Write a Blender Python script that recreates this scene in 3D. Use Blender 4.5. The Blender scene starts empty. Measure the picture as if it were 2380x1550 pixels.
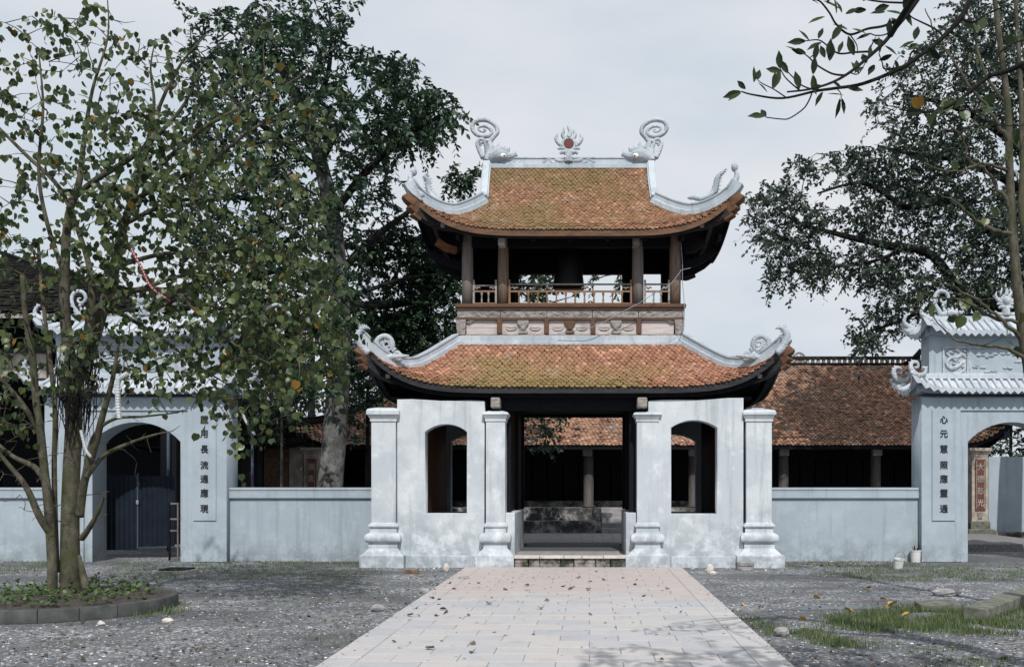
import bpy, math, random
import numpy as np
from mathutils import Vector, Matrix

# ------------------------------------------------------------------ camera, sky, sun, exposure
random.seed(7)
rng = np.random.default_rng(11)
SC = bpy.context.scene
COL = SC.collection
F = 2200.0            # focal length in drawing units (picture 2380 wide)
VX, VY, H = 1369.0, 1128.0, 1.7
cam_d = bpy.data.cameras.new('camera')
cam = bpy.data.objects.new('camera', cam_d)
COL.objects.link(cam)
cam.location = (0, 0, H)
cam.rotation_euler = (math.pi / 2, 0, 0)
cam_d.sensor_width = 36
cam_d.lens = 36 * F / 2380
cam_d.shift_x = (1190 - VX) / 2380
cam_d.shift_y = (VY - 775) / 2380
cam_d.clip_start = 0.1
cam_d.clip_end = 900
SC.camera = cam

SUN_EL, SUN_AZ = math.radians(49), math.radians(8)
world = bpy.data.worlds.new('World')
SC.world = world
world.use_nodes = True
wn = world.node_tree.nodes
wl = world.node_tree.links
wn.clear()
w_out = wn.new('ShaderNodeOutputWorld')
w_bg = wn.new('ShaderNodeBackground')
w_bg.inputs['Strength'].default_value = 0.1
sky = wn.new('ShaderNodeTexSky')
sky.sky_type = 'NISHITA'
sky.sun_disc = False
sky.sun_elevation = SUN_EL
sky.sun_rotation = math.pi - SUN_AZ
sky.dust_density = 3.0
w_tc = wn.new('ShaderNodeTexCoord')
w_map = wn.new('ShaderNodeMapping')
w_map.inputs['Scale'].default_value = (1.0, 1.0, 2.6)
w_no = wn.new('ShaderNodeTexNoise')
w_no.inputs['Scale'].default_value = 2.3
w_no.inputs['Detail'].default_value = 5
w_no.inputs['Roughness'].default_value = 0.5
w_cr = wn.new('ShaderNodeValToRGB')
w_cr.color_ramp.elements[0].position = 0.42
w_cr.color_ramp.elements[0].color = (6.15, 7.0, 7.8, 1)
w_cr.color_ramp.elements[1].position = 0.68
w_cr.color_ramp.elements[1].color = (8.5, 8.5, 8.75, 1)
w_mix = wn.new('ShaderNodeMix')
w_mix.data_type = 'RGBA'
w_mix.inputs[0].default_value = 0.93
wl.new(w_tc.outputs['Generated'], w_map.inputs['Vector'])
wl.new(w_map.outputs[0], w_no.inputs['Vector'])
wl.new(w_no.outputs['Fac'], w_cr.inputs[0])
wl.new(sky.outputs[0], w_mix.inputs[6])
wl.new(w_cr.outputs[0], w_mix.inputs[7])
wl.new(w_mix.outputs[2], w_bg.inputs['Color'])
wl.new(w_bg.outputs[0], w_out.inputs['Surface'])

sun_d = bpy.data.lights.new('sun', 'SUN')
sun_d.energy = 3.7
sun_d.angle = math.radians(0.6)
sun_d.color = (1.0, 0.965, 0.92)
sun = bpy.data.objects.new('sun', sun_d)
COL.objects.link(sun)
sun_dir = Vector((math.sin(SUN_AZ) * math.cos(SUN_EL), -math.cos(SUN_AZ) * math.cos(SUN_EL), math.sin(SUN_EL)))
sun.rotation_euler = sun_dir.to_track_quat('Z', 'Y').to_euler()
sun.location = (5, -5, 20)

SC.view_settings.view_transform = 'Standard'
SC.view_settings.look = 'None'
SC.view_settings.exposure = 0.0
SC.view_settings.gamma = 1.0
SC.view_settings.use_curve_mapping = False
SC.cycles.max_bounces = 6
SC.cycles.transparent_max_bounces = 8

# ------------------------------------------------------------------ helpers
def X(px, Y): return (px - VX) * Y / F
def Z(py, Y): return H - (py - VY) * Y / F
def W(px, py, Y): return (X(px, Y), Y, Z(py, Y))

class MB:
    def __init__(s): s.v, s.f = [], []
    def add(s, vs, fs):
        b = len(s.v)
        s.v.extend([tuple(v) for v in vs]); s.f.extend([tuple(b + i for i in f) for f in fs])
        return s
    def box(s, x0, x1, y0, y1, z0, z1):
        return s.add([(x0,y0,z0),(x1,y0,z0),(x1,y1,z0),(x0,y1,z0),(x0,y0,z1),(x1,y0,z1),(x1,y1,z1),(x0,y1,z1)],
                     [(0,3,2,1),(4,5,6,7),(0,1,5,4),(1,2,6,5),(2,3,7,6),(3,0,4,7)])
    def pbox(s, px0, px1, py0, py1, Y, d):      # front face seen between two picture columns / rows at depth Y
        return s.box(X(px0,Y), X(px1,Y), Y, Y+d, Z(py1,Y), Z(py0,Y))
    def sq(s, cx, cy, prof, hy=None):            # stack of square sections (z, half width)
        vs, fs = [], []
        for z, w in prof:
            d = w if hy is None else w*hy
            vs += [(cx-w,cy-d,z),(cx+w,cy-d,z),(cx+w,cy+d,z),(cx-w,cy+d,z)]
        n = len(prof)
        for i in range(n-1):
            for k in range(4):
                a = i*4+k; b = i*4+(k+1)%4
                fs.append((a,b,b+4,a+4))
        fs.append((3,2,1,0)); fs.append(tuple(4*(n-1)+k for k in range(4)))
        return s.add(vs, fs)
    def lathe(s, cx, cy, prof, n=16, axis='z'):
        vs, fs = [], []
        for z, r in prof:
            for k in range(n):
                a = 2*math.pi*k/n
                if axis == 'z': vs.append((cx+r*math.cos(a), cy+r*math.sin(a), z))
                else: vs.append((cx[0]+r*math.cos(a), z, cx[1]+r*math.sin(a)))
        m = len(prof)
        for i in range(m-1):
            for k in range(n):
                a=i*n+k; b=i*n+(k+1)%n
                fs.append((a,b,b+n,a+n))
        fs.append(tuple(reversed(range(n)))); fs.append(tuple(range((m-1)*n, m*n)))
        return s.add(vs, fs)
    def tube(s, pts, rad, n=6, flat=1.0, cap=True, up=(0,1,0)):
        pts = [Vector(p) for p in pts]
        if not hasattr(rad, '__len__'): rad = [rad]*len(pts)
        U = Vector(up); vs, fs = [], []
        m = len(pts)
        for i in range(m):
            t = (pts[min(i+1,m-1)] - pts[max(i-1,0)])
            if t.length < 1e-9: t = Vector((0,0,1))
            t.normalize()
            u = U - t*U.dot(t)
            if u.length < 1e-3:
                u = Vector((1,0,0)) - t*t.x
            u.normalize(); w = t.cross(u)
            for k in range(n):
                a = 2*math.pi*k/n
                vs.append(pts[i] + u*(rad[i]*flat*math.cos(a)) + w*(rad[i]*math.sin(a)))
        for i in range(m-1):
            for k in range(n):
                a=i*n+k; b=i*n+(k+1)%n
                fs.append((a,b,b+n,a+n))
        if cap:
            fs.append(tuple(reversed(range(n)))); fs.append(tuple(range((m-1)*n, m*n)))
        return s.add(vs, fs)
    def ball(s, c, r, n=10, m=6, sc=(1,1,1)):
        vs, fs = [(c[0],c[1],c[2]-r*sc[2])], []
        for i in range(1,m):
            ph = math.pi*i/m
            for k in range(n):
                a = 2*math.pi*k/n
                vs.append((c[0]+r*sc[0]*math.sin(ph)*math.cos(a), c[1]+r*sc[1]*math.sin(ph)*math.sin(a), c[2]-r*sc[2]*math.cos(ph)))
        vs.append((c[0],c[1],c[2]+r*sc[2])); L=len(vs)-1
        for k in range(n):
            fs.append((0, 1+(k+1)%n, 1+k)); fs.append((L, 1+(m-2)*n+k, 1+(m-2)*n+(k+1)%n))
            for i in range(m-2):
                a=1+i*n+k; b=1+i*n+(k+1)%n
                fs.append((a,b,b+n,a+n))
        return s.add(vs, fs)
    def sweep(s, pts, prof, up=(0,0,1)):          # prof: list of (side, up) closed polygon swept along pts
        pts=[Vector(p) for p in pts]; U=Vector(up); m=len(pts); n=len(prof); vs,fs=[],[]
        for i in range(m):
            t=(pts[min(i+1,m-1)]-pts[max(i-1,0)]); t.normalize()
            side=t.cross(U)
            if side.length<1e-4: side=Vector((1,0,0))
            side.normalize(); uu=side.cross(t)
            for a,b in prof: vs.append(pts[i]+side*a+uu*b)
        for i in range(m-1):
            for k in range(n):
                a=i*n+k;b=i*n+(k+1)%n
                fs.append((a,b,b+n,a+n))
        fs.append(tuple(reversed(range(n)))); fs.append(tuple(range((m-1)*n,m*n)))
        return s.add(vs,fs)

def mesh_of(mb, name='mesh', smooth=False):
    me = bpy.data.meshes.new(name)
    me.from_pydata(mb.v, [], mb.f)
    me.validate(); me.update()
    if smooth: me.polygons.foreach_set('use_smooth', [True]*len(me.polygons))
    return me

def fix_normals(me):
    import bmesh
    b = bmesh.new(); b.from_mesh(me); bmesh.ops.recalc_face_normals(b, faces=b.faces[:]); b.to_mesh(me); b.free()

def link(name, data, parent=None, mat=None):
    o = bpy.data.objects.new(name, data)
    COL.objects.link(o)
    if parent is not None:
        o.parent = parent
        o.matrix_parent_inverse = Matrix.Translation(parent.matrix_basis.translation).inverted() if parent.type == 'EMPTY' or parent.location.length > 0 else Matrix.Identity(4)
    if mat is not None and data is not None and len(data.materials) == 0: data.materials.append(mat)
    return o

def obj(name, mb, mat, parent=None, smooth=False, bevel=0, seg=2):
    me = mesh_of(mb, name, smooth); fix_normals(me)
    o = link(name, me, parent, mat)
    if bevel:
        md = o.modifiers.new('bevel', 'BEVEL'); md.width = bevel; md.segments = seg; md.limit_method = 'ANGLE'; md.angle_limit = math.radians(35)
        if not smooth:
            me.polygons.foreach_set('use_smooth', [True]*len(me.polygons))
            md.harden_normals = True
    return o

def tag(o, label=None, cat=None, group=None, kind=None):
    if label: o['label'] = label
    if cat: o['category'] = cat
    if group: o['group'] = group
    if kind: o['kind'] = kind
    return o

def thing(name, label, cat, loc=(0,0,0), group=None):
    o = bpy.data.objects.new(name, None); COL.objects.link(o); o.location = loc
    o.empty_display_size = 0.2
    return tag(o, label, cat, group)

def scatter(name, tv, tf, pos, mats, mat, parent=None, smooth=False):
    """one mesh out of N copies of a small template (tv Kx3, tf list of faces), mats Nx3x3, pos Nx3"""
    tv = np.asarray(tv, float); K = len(tv); N = len(pos)
    V = np.einsum('nij,kj->nki', mats, tv) + pos[:, None, :]
    V = V.reshape(-1, 3)
    lens = np.array([len(f) for f in tf]); flat = np.concatenate([np.array(f) for f in tf])
    loops = (flat[None, :] + (np.arange(N)*K)[:, None]).reshape(-1)
    tot = np.tile(lens, N)
    start = np.concatenate([[0], np.cumsum(tot)[:-1]])
    me = bpy.data.meshes.new(name)
    me.vertices.add(len(V)); me.vertices.foreach_set('co', V.reshape(-1))
    me.loops.add(len(loops)); me.loops.foreach_set('vertex_index', loops.astype(np.int32))
    me.polygons.add(len(tot)); me.polygons.foreach_set('loop_start', start.astype(np.int32))
    try: me.polygons.foreach_set('loop_total', tot.astype(np.int32))
    except Exception: pass
    if smooth: me.polygons.foreach_set('use_smooth', [True]*len(tot))
    me.update(calc_edges=True)
    return link(name, me, parent, mat)

def plate(outlines, y0, y1, bevel=0.0, res=2):
    """outlines in (x,z); returns mesh of a plate with holes between y0 and y1"""
    cu = bpy.data.curves.new('plate', 'CURVE'); cu.dimensions = '2D'; cu.fill_mode = 'BOTH'
    for ol in outlines:
        sp = cu.splines.new('POLY'); sp.points.add(len(ol)-1)
        for i, (a, b) in enumerate(ol): sp.points[i].co = (a, b, 0, 1)
        sp.use_cyclic_u = True
    cu.extrude = max((y1-y0)/2 - bevel, 1e-4); cu.bevel_depth = bevel; cu.bevel_resolution = res
    if bevel: cu.offset = -bevel
    o = bpy.data.objects.new('tmp', cu); COL.objects.link(o)
    dg = bpy.context.evaluated_depsgraph_get()
    me = bpy.data.meshes.new_from_object(o.evaluated_get(dg))
    bpy.data.objects.remove(o); bpy.data.curves.remove(cu)
    me.transform(Matrix(((1,0,0,0),(0,0,-1,(y0+y1)/2),(0,1,0,0),(0,0,0,1))))
    return me

def text_mesh(ch, size, depth, bold=0.0):
    cu = bpy.data.curves.new('txt', 'FONT'); cu.body = ch; cu.size = size; cu.extrude = depth
    cu.align_x = 'CENTER'; cu.align_y = 'CENTER'
    o = bpy.data.objects.new('tmp', cu); COL.objects.link(o)
    dg = bpy.context.evaluated_depsgraph_get()
    me = bpy.data.meshes.new_from_object(o.evaluated_get(dg))
    bpy.data.objects.remove(o); bpy.data.curves.remove(cu)
    if bold:
        V=[v.co[:] for v in me.vertices]; Fc=[tuple(p.vertices) for p in me.polygons]; vs=[]; fs=[]
        for k,(dx,dy) in enumerate(((-bold,0),(bold,.3*bold),(0,-bold),(0,bold))):
            b=len(vs); vs+=[(a+dx,c+dy,d+.0012*k) for a,c,d in V]; fs+=[tuple(b+q for q in f) for f in Fc]
        me=bpy.data.meshes.new('character'); me.from_pydata(vs,[],fs); me.update()
    return me

def spline(pts, n=6, closed=False):
    """Catmull-Rom through tuples of any dimension"""
    P = np.array(pts, float); out = []
    m = len(P)
    for i in range(m-1):
        p0 = P[max(i-1,0)]; p1 = P[i]; p2 = P[i+1]; p3 = P[min(i+2,m-1)]
        for k in range(n):
            t = k/n
            out.append(0.5*((2*p1)+(-p0+p2)*t+(2*p0-5*p1+4*p2-p3)*t*t+(-p0+3*p1-3*p2+p3)*t**3))
    out.append(P[-1])
    return np.array(out)

# ------------------------------------------------------------------ materials
def nmat(name):
    m = bpy.data.materials.new(name); m.use_nodes = True
    nt = m.node_tree; b = nt.nodes['Principled BSDF']
    return m, nt, b
def N(nt, t, **kw):
    n = nt.nodes.new(t)
    for k, v in kw.items():
        if k in n.inputs: n.inputs[k].default_value = v
        else: setattr(n, k, v)
    return n
def ramp(nt, src, stops):
    r = nt.nodes.new('ShaderNodeValToRGB'); e = r.color_ramp.elements
    while len(e) < len(stops): e.new(0.5)
    for i, (p, c) in enumerate(stops):
        e[i].position = p; e[i].color = (c if hasattr(c,'__len__') else (c,c,c)) + ((1,) if not hasattr(c,'__len__') or len(c)==3 else ())
    nt.links.new(src, r.inputs[0]); return r
def mix(nt, fac, a, b, mode='MIX'):
    m = nt.nodes.new('ShaderNodeMix'); m.data_type='RGBA'; m.blend_type=mode
    for s, i in ((fac,0),(a,6),(b,7)):
        if hasattr(s, 'is_linked') or hasattr(s,'links'): nt.links.new(s, m.inputs[i])
        elif i == 0: m.inputs[0].default_value = s
        else: m.inputs[i].default_value = (*s, 1) if len(s) == 3 else s
    return m.outputs[2]
def noise(nt, scale, detail=4, rough=0.55, vec=None, sc=None):
    n = N(nt,'ShaderNodeTexNoise'); n.inputs['Scale'].default_value=scale; n.inputs['Detail'].default_value=detail; n.inputs['Roughness'].default_value=rough
    if vec is None:
        g = nt.nodes.new('ShaderNodeNewGeometry'); vec = g.outputs['Position']
    if sc is not None:
        mp = nt.nodes.new('ShaderNodeMapping'); mp.inputs['Scale'].default_value = sc; nt.links.new(vec, mp.inputs[0]); vec = mp.outputs[0]
    nt.links.new(vec, n.inputs['Vector'])
    return n.outputs['Fac']
def bump(nt, b, h, strength=0.3, dist=0.02):
    bp = nt.nodes.new('ShaderNodeBump'); bp.inputs['Strength'].default_value=strength; bp.inputs['Distance'].default_value=dist
    nt.links.new(h, bp.inputs['Height']); nt.links.new(bp.outputs[0], b.inputs['Normal'])
def posz(nt):
    g = nt.nodes.new('ShaderNodeNewGeometry'); s = nt.nodes.new('ShaderNodeSeparateXYZ'); nt.links.new(g.outputs['Position'], s.inputs[0]); return s

def plaster(name, base, light, dirt, stain=0.5, patch=0.5, low=0.9, rough=0.85):
    m, nt, b = nmat(name)
    n1 = noise(nt, 1.2, 7, 0.62); r1 = ramp(nt, n1, [(0.45,0.0),(0.56,1.0)])
    c = mix(nt, r1.outputs[0], base, light)
    n2 = noise(nt, 2.4, 9, 0.68); r2 = ramp(nt, n2, [(0.56,0.0),(0.62,patch)])
    c = mix(nt, r2.outputs[0], c, tuple(min(1,x*1.16) for x in light))
    nv = noise(nt, 1.3, 6, 0.65, sc=(4.5,4.5,0.30)); rv = ramp(nt, nv, [(0.53,0.0),(0.68,0.48)])
    c = mix(nt, rv.outputs[0], c, dirt)
    s = posz(nt)
    mr = N(nt,'ShaderNodeMapRange'); mr.inputs[1].default_value = low; mr.inputs[2].default_value = 0.0
    nt.links.new(s.outputs[2], mr.inputs[0])
    n3 = noise(nt, 3.3, 8, 0.7)
    mm = nt.nodes.new('ShaderNodeMath'); mm.operation='MULTIPLY'; nt.links.new(mr.outputs[0], mm.inputs[0])
    r3 = ramp(nt, n3, [(0.44,0.0),(0.58,1.0)]); nt.links.new(r3.outputs[0], mm.inputs[1])
    m2 = nt.nodes.new('ShaderNodeMath'); m2.operation='MULTIPLY'; nt.links.new(mm.outputs[0], m2.inputs[0]); m2.inputs[1].default_value = stain
    c = mix(nt, m2.outputs[0], c, dirt)
    nt.links.new(c, b.inputs['Base Color']); b.inputs['Roughness'].default_value = rough
    nb = noise(nt, 26, 6, 0.6); nb2 = noise(nt, 2.5, 3)
    ad = nt.nodes.new('ShaderNodeMath'); ad.operation='MULTIPLY_ADD'; nt.links.new(nb2, ad.inputs[0]); ad.inputs[1].default_value=3.0; nt.links.new(nb, ad.inputs[2])
    bump(nt, b, ad.outputs[0], 0.35, 0.012)
    return m

M = {}
M['white'] = plaster('old_white_plaster', (0.455,0.50,0.54), (0.54,0.58,0.61), (0.23,0.265,0.29), 0.8, 0.65, 1.5)
M['blue'] = plaster('blue_grey_plaster', (0.32,0.378,0.425), (0.352,0.412,0.46), (0.19,0.215,0.235), 0.8, 0.25, 0.7)
M['ornament'] = plaster('ornament_plaster', (0.36,0.40,0.44), (0.47,0.51,0.545), (0.13,0.15,0.17), 0.0, 0.5, 0.0)
M['gatetile'] = plaster('pale_grey_tile', (0.40,0.445,0.49), (0.49,0.53,0.57), (0.22,0.25,0.29), 0.0, 0.3, 0.0)
M['band'] = plaster('roof_band_plaster', (0.35,0.40,0.445), (0.44,0.485,0.525), (0.17,0.20,0.23), 0.0, 0.5, 0.0)

def carve(m):
    nt=m.node_tree; b=nt.nodes['Principled BSDF']; src=b.inputs['Base Color'].links[0].from_socket
    g=nt.nodes.new('ShaderNodeNewGeometry'); v=nt.nodes.new('ShaderNodeTexVoronoi'); v.feature='DISTANCE_TO_EDGE'; v.inputs['Scale'].default_value=17; nt.links.new(g.outputs['Position'],v.inputs['Vector'])
    rr=ramp(nt,v.outputs['Distance'],[(0.0,.75),(0.07,0.0)]); n1=noise(nt,6,6,.7); mm=nt.nodes.new('ShaderNodeMath'); mm.operation='MULTIPLY'; nt.links.new(rr.outputs[0],mm.inputs[0]); nt.links.new(ramp(nt,n1,[(.42,0.0),(.6,1.0)]).outputs[0],mm.inputs[1])
    nt.links.new(mix(nt,mm.outputs[0],src,(.12,.14,.16)),b.inputs['Base Color'])
    bump(nt,b,v.outputs['Distance'],.7,.03)
carve(M['ornament'])
def wood(name, a, b_, rough=0.7, sc=(1,1,1), scale=9.0, pale=None):
    m, nt, b = nmat(name)
    n1 = noise(nt, scale, 6, 0.65, sc=sc)
    c = mix(nt, ramp(nt, n1, [(0.3,0.0),(0.7,1.0)]).outputs[0], a, b_)
    if pale:
        n2 = noise(nt, 2.2, 5, 0.6); c = mix(nt, ramp(nt, n2, [(0.5,0.0),(0.68,0.8)]).outputs[0], c, pale)
    nt.links.new(c, b.inputs['Base Color']); b.inputs['Roughness'].default_value = rough
    bump(nt, b, n1, 0.4, 0.01)
    return m
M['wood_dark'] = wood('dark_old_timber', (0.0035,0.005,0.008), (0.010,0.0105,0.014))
M['wood_eave'] = wood('grey_eave_board', (0.014,0.015,0.019), (0.045,0.044,0.047), sc=(.3,1,2))
M['wood_brown'] = wood('brown_timber', (0.055,0.025,0.013), (0.13,0.062,0.030), sc=(.3,1,3))
M['wood_fascia'] = wood('weathered_orange_fascia', (0.045,0.022,0.012), (0.17,0.075,0.028), sc=(.6,1,3), scale=5)
M['wood_col'] = wood('grey_brown_column', (0.09,0.082,0.080), (0.20,0.17,0.15), sc=(3,3,.25))
M['wood_hall'] = wood('hall_column_wood', (0.035,0.031,0.03), (0.10,0.085,0.078), sc=(3,3,.4))
M['wood_col_b'] = wood('warm_brown_column', (0.10,0.07,0.052), (0.21,0.145,0.10), sc=(3,3,.25))
M['wood_pale'] = wood('pale_bleached_wood', (0.38,0.335,0.32), (0.58,0.525,0.50), sc=(.25,1,3), pale=(0.27,0.235,0.225))
M['wood_carved'] = wood('grey_carved_wood', (0.10,0.09,0.085), (0.38,0.345,0.32), sc=(.5,1,1.5), scale=14)
M['wood_bal'] = wood('baluster_wood', (0.15,0.08,0.042), (0.26,0.15,0.085), sc=(2,2,.6))
M['orange_wood'] = wood('orange_room_wood', (0.11,0.042,0.012), (0.17,0.07,0.022), sc=(1,3,.3))

def tile_mat(name, c0, c1, c2, moss, grey, mscale, mpos, moss_amt, grey_amt, zone=None, gz=None):
    m, nt, b = nmat(name)
    g = nt.nodes.new('ShaderNodeNewGeometry'); oi = nt.nodes.new('ShaderNodeObjectInfo')
    ad = nt.nodes.new('ShaderNodeMath'); ad.operation='ADD'; nt.links.new(g.outputs['Random Per Island'], ad.inputs[0]); nt.links.new(oi.outputs['Random'], ad.inputs[1])
    fr = nt.nodes.new('ShaderNodeMath'); fr.operation='FRACT'; nt.links.new(ad.outputs[0], fr.inputs[0])
    c = ramp(nt, fr.outputs[0], [(0.0,c0),(0.45,c1),(0.9,c2),(1.0,tuple(min(1,x*1.5) for x in c2))]).outputs[0]
    n1 = noise(nt, mscale, 5, 0.62, sc=(1,1,1.4))
    # moss where the slope holds water: noise plus a band of the roof
    fac = n1
    if zone:
        s = nt.nodes.new('ShaderNodeSeparateXYZ'); nt.links.new(g.outputs['Position'], s.inputs[0])
        mr = N(nt,'ShaderNodeMapRange'); mr.inputs[1].default_value=zone[0]; mr.inputs[2].default_value=zone[1]; mr.inputs[3].default_value=zone[2]; mr.inputs[4].default_value=zone[3]
        nt.links.new(s.outputs[2], mr.inputs[0])
        a2 = nt.nodes.new('ShaderNodeMath'); a2.operation='ADD'; nt.links.new(n1,a2.inputs[0]); nt.links.new(mr.outputs[0],a2.inputs[1])
        fac = a2.outputs[0]
        if gz:
            ax = nt.nodes.new('ShaderNodeMath'); ax.operation='ABSOLUTE'
            sb = nt.nodes.new('ShaderNodeMath'); sb.operation='SUBTRACT'; sb.inputs[1].default_value = gz[0]
            nt.links.new(s.outputs[0], sb.inputs[0]); nt.links.new(sb.outputs[0], ax.inputs[0])
            mx = N(nt,'ShaderNodeMapRange'); mx.inputs[1].default_value=gz[1]; mx.inputs[2].default_value=gz[2]; mx.inputs[3].default_value=0.0; mx.inputs[4].default_value=-0.3
            nt.links.new(ax.outputs[0], mx.inputs[0])
            a3 = nt.nodes.new('ShaderNodeMath'); a3.operation='ADD'; nt.links.new(fac,a3.inputs[0]); nt.links.new(mx.outputs[0],a3.inputs[1]); fac=a3.outputs[0]
    c = mix(nt, ramp(nt, fac, [(mpos-.02,0.0),(mpos+0.22,moss_amt)]).outputs[0], c, moss)
    n2 = noise(nt, 1.9, 7, 0.75); c = mix(nt, ramp(nt, n2, [(0.56,0.0),(0.66,grey_amt)]).outputs[0], c, grey)
    n3 = noise(nt, 30, 3, 0.6); c = mix(nt, ramp(nt, n3, [(0.30,0.65),(0.52,1.0)]).outputs[0], (0.03,0.022,0.018), c)
    nt.links.new(c, b.inputs['Base Color']); b.inputs['Roughness'].default_value = 0.8
    bump(nt, b, noise(nt, 60, 4), 0.3, 0.006)
    return m
M['tile_low'] = tile_mat('clay_tile_lower', (0.25,0.115,0.068), (0.32,0.150,0.090), (0.38,0.195,0.125), (0.21,0.165,0.055), (0.45,0.38,0.34), 0.55, 0.34, 0.80, 0.4, (3.6,4.7,0.10,-0.14), (-1.0,1.8,3.9))
M['tile_up'] = tile_mat('clay_tile_upper', (0.19,0.090,0.052), (0.27,0.13,0.07), (0.34,0.18,0.105), (0.165,0.125,0.045), (0.46,0.37,0.30), 0.7, 0.41, 0.75, 0.35, (7.0,9.4,-0.04,0.03), (-0.5,1.8,3.4))
M['tile_hall'] = tile_mat('old_hall_tile', (0.15,0.085,0.058), (0.34,0.17,0.105), (0.43,0.24,0.16), (0.17,0.125,0.09), (0.38,0.38,0.37), 0.45, 0.45, 0.7, 0.6, (3.0,6.2,-0.06,0.09))
M['tile_dark'] = tile_mat('dark_mossy_tile', (0.010,0.010,0.011), (0.018,0.016,0.017), (0.032,0.028,0.029), (0.012,0.013,0.012), (0.13,0.13,0.14), 0.5, 0.5, 0.7, 0.25)
def simple(name, c, rough=0.7, metal=0.0, var=0.25, scale=12, bmp=0.2):
    m, nt, b = nmat(name)
    n1 = noise(nt, scale, 5)
    lo = tuple(x*(1-var) for x in c); hi = tuple(min(1,x*(1+var)) for x in c)
    nt.links.new(mix(nt, ramp(nt,n1,[(0.3,0.0),(0.7,1.0)]).outputs[0], lo, hi), b.inputs['Base Color'])
    b.inputs['Roughness'].default_value=rough; b.inputs['Metallic'].default_value=metal
    if bmp: bump(nt, b, n1, bmp, 0.01)
    return m
M['eye'] = simple('white_glazed_eye', (0.85,0.85,0.82), 0.2, bmp=0, var=0.02)
M['black'] = simple('black_glaze', (0.01,0.01,0.012), 0.3, bmp=0)
M['ink'] = simple('black_lettering', (0.012,0.014,0.022), 0.5, bmp=0)
M['red'] = simple('faded_red_panel', (0.12,0.04,0.032), 0.7)
M['red_glass'] = simple('dark_red_disc', (0.11,0.022,0.015), 0.35, bmp=0.1)
M['cream'] = simple('cream_old_plaster', (0.33,0.29,0.25), 0.9, var=0.45, scale=4)
M['stone'] = simple('grey_stone', (0.26,0.255,0.255), 0.85, var=0.4, scale=6, bmp=0.6)
M['stone_pale'] = simple('pale_stone', (0.52,0.48,0.44), 0.85, var=0.2, scale=9, bmp=0.5)
M['slab'] = simple('floor_slab', (0.27,0.26,0.265), 0.8, var=0.25, scale=5, bmp=0.3)
M['floor_shade'] = simple('painted_shade_floor', (0.075,0.075,0.085), 0.7, var=0.3, scale=5)  # floor slab coloured darker to stand in for the shade under the roof
M['iron_blue'] = simple('dark_blue_sheet_metal', (0.012,0.018,0.030), 0.55, 0.3, var=0.3, scale=3)
M['steel'] = simple('grey_blue_steel', (0.10,0.13,0.19), 0.4, 0.5, var=0.15)
M['bronze'] = simple('dark_bronze', (0.008,0.008,0.009), 0.5, 0.4)
M['brick'] = simple('old_brick', (0.16,0.09,0.055), 0.9, var=0.5, scale=8, bmp=0.5)
M['mortar'] = simple('dark_mortar', (0.055,0.045,0.04), 0.95)
M['bucket'] = simple('white_plastic_bucket', (0.60,0.60,0.60), 0.45, var=0.12, scale=20)
M['wire'] = simple('grey_blue_wire', (0.22,0.27,0.34), 0.5, var=0.1, bmp=0)
M['hose'] = simple('pale_ribbed_hose', (0.42,0.44,0.46), 0.4, var=0.15)
M['hose_red'] = simple('red_rope_light', (0.22,0.04,0.06), 0.4)
M['soil'] = simple('dark_soil', (0.045,0.038,0.03), 0.95, var=0.5, scale=20, bmp=0.8)
M['kerb'] = simple('dark_kerb_concrete', (0.055,0.06,0.058), 0.9, var=0.5, scale=5, bmp=0.8)
M['beam_stone'] = simple('mossy_concrete', (0.12,0.125,0.10), 0.9, var=0.5, scale=7, bmp=0.8)

def mossy():
    m, nt, b = nmat('mossy_riser_stone')
    n1 = noise(nt, 3.2, 8, 0.72); n2 = noise(nt, 9, 8, 0.7)
    c = mix(nt, ramp(nt,n1,[(0.40,0.0),(0.56,1.0)]).outputs[0], (0.36,0.32,0.30), (0.035,0.045,0.028))
    c = mix(nt, ramp(nt,n2,[(0.5,0.0),(0.7,0.6)]).outputs[0], c, (0.20,0.20,0.17))
    nt.links.new(c,b.inputs['Base Color']); b.inputs['Roughness'].default_value=0.9
    bump(nt,b,n2,0.8,0.03); return m
M['mossy'] = mossy()
def terrace():
    m, nt, b = nmat('blackened_terrace_plaster')
    n1 = noise(nt, 1.6, 9, 0.72)
    c = ramp(nt,n1,[(0.38,(0.018,0.02,0.02)),(0.50,(0.075,0.078,0.077)),(0.58,(0.33,0.32,0.31))]).outputs[0]
    nt.links.new(c,b.inputs['Base Color']); b.inputs['Roughness'].default_value=0.95
    bump(nt,b,n1,0.6,0.04); return m
M['terrace'] = terrace()

def leaf_mat(name, c0, c1, c2, odd=None, trans=0.25, rough=0.38):
    m, nt, b = nmat(name)
    g = nt.nodes.new('ShaderNodeNewGeometry'); oi = nt.nodes.new('ShaderNodeObjectInfo')
    ad = nt.nodes.new('ShaderNodeMath'); ad.operation='ADD'; nt.links.new(g.outputs['Random Per Island'], ad.inputs[0]); nt.links.new(oi.outputs['Random'], ad.inputs[1])
    fr = nt.nodes.new('ShaderNodeMath'); fr.operation='FRACT'; nt.links.new(ad.outputs[0], fr.inputs[0])
    st = [(0.0,c0),(0.5,c1),(0.93,c2)]
    if odd: st += [(0.968,c2),(0.975,odd)]
    c = ramp(nt, fr.outputs[0], st).outputs[0]
    nt.links.new(c, b.inputs['Base Color']); b.inputs['Roughness'].default_value = rough
    tr = nt.nodes.new('ShaderNodeBsdfTranslucent'); nt.links.new(c, tr.inputs[0])
    ms = nt.nodes.new('ShaderNodeMixShader'); ms.inputs[0].default_value = trans
    nt.links.new(b.outputs[0], ms.inputs[1]); nt.links.new(tr.outputs[0], ms.inputs[2])
    nt.links.new(ms.outputs[0], nt.nodes['Material Output'].inputs['Surface'])
    return m
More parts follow.
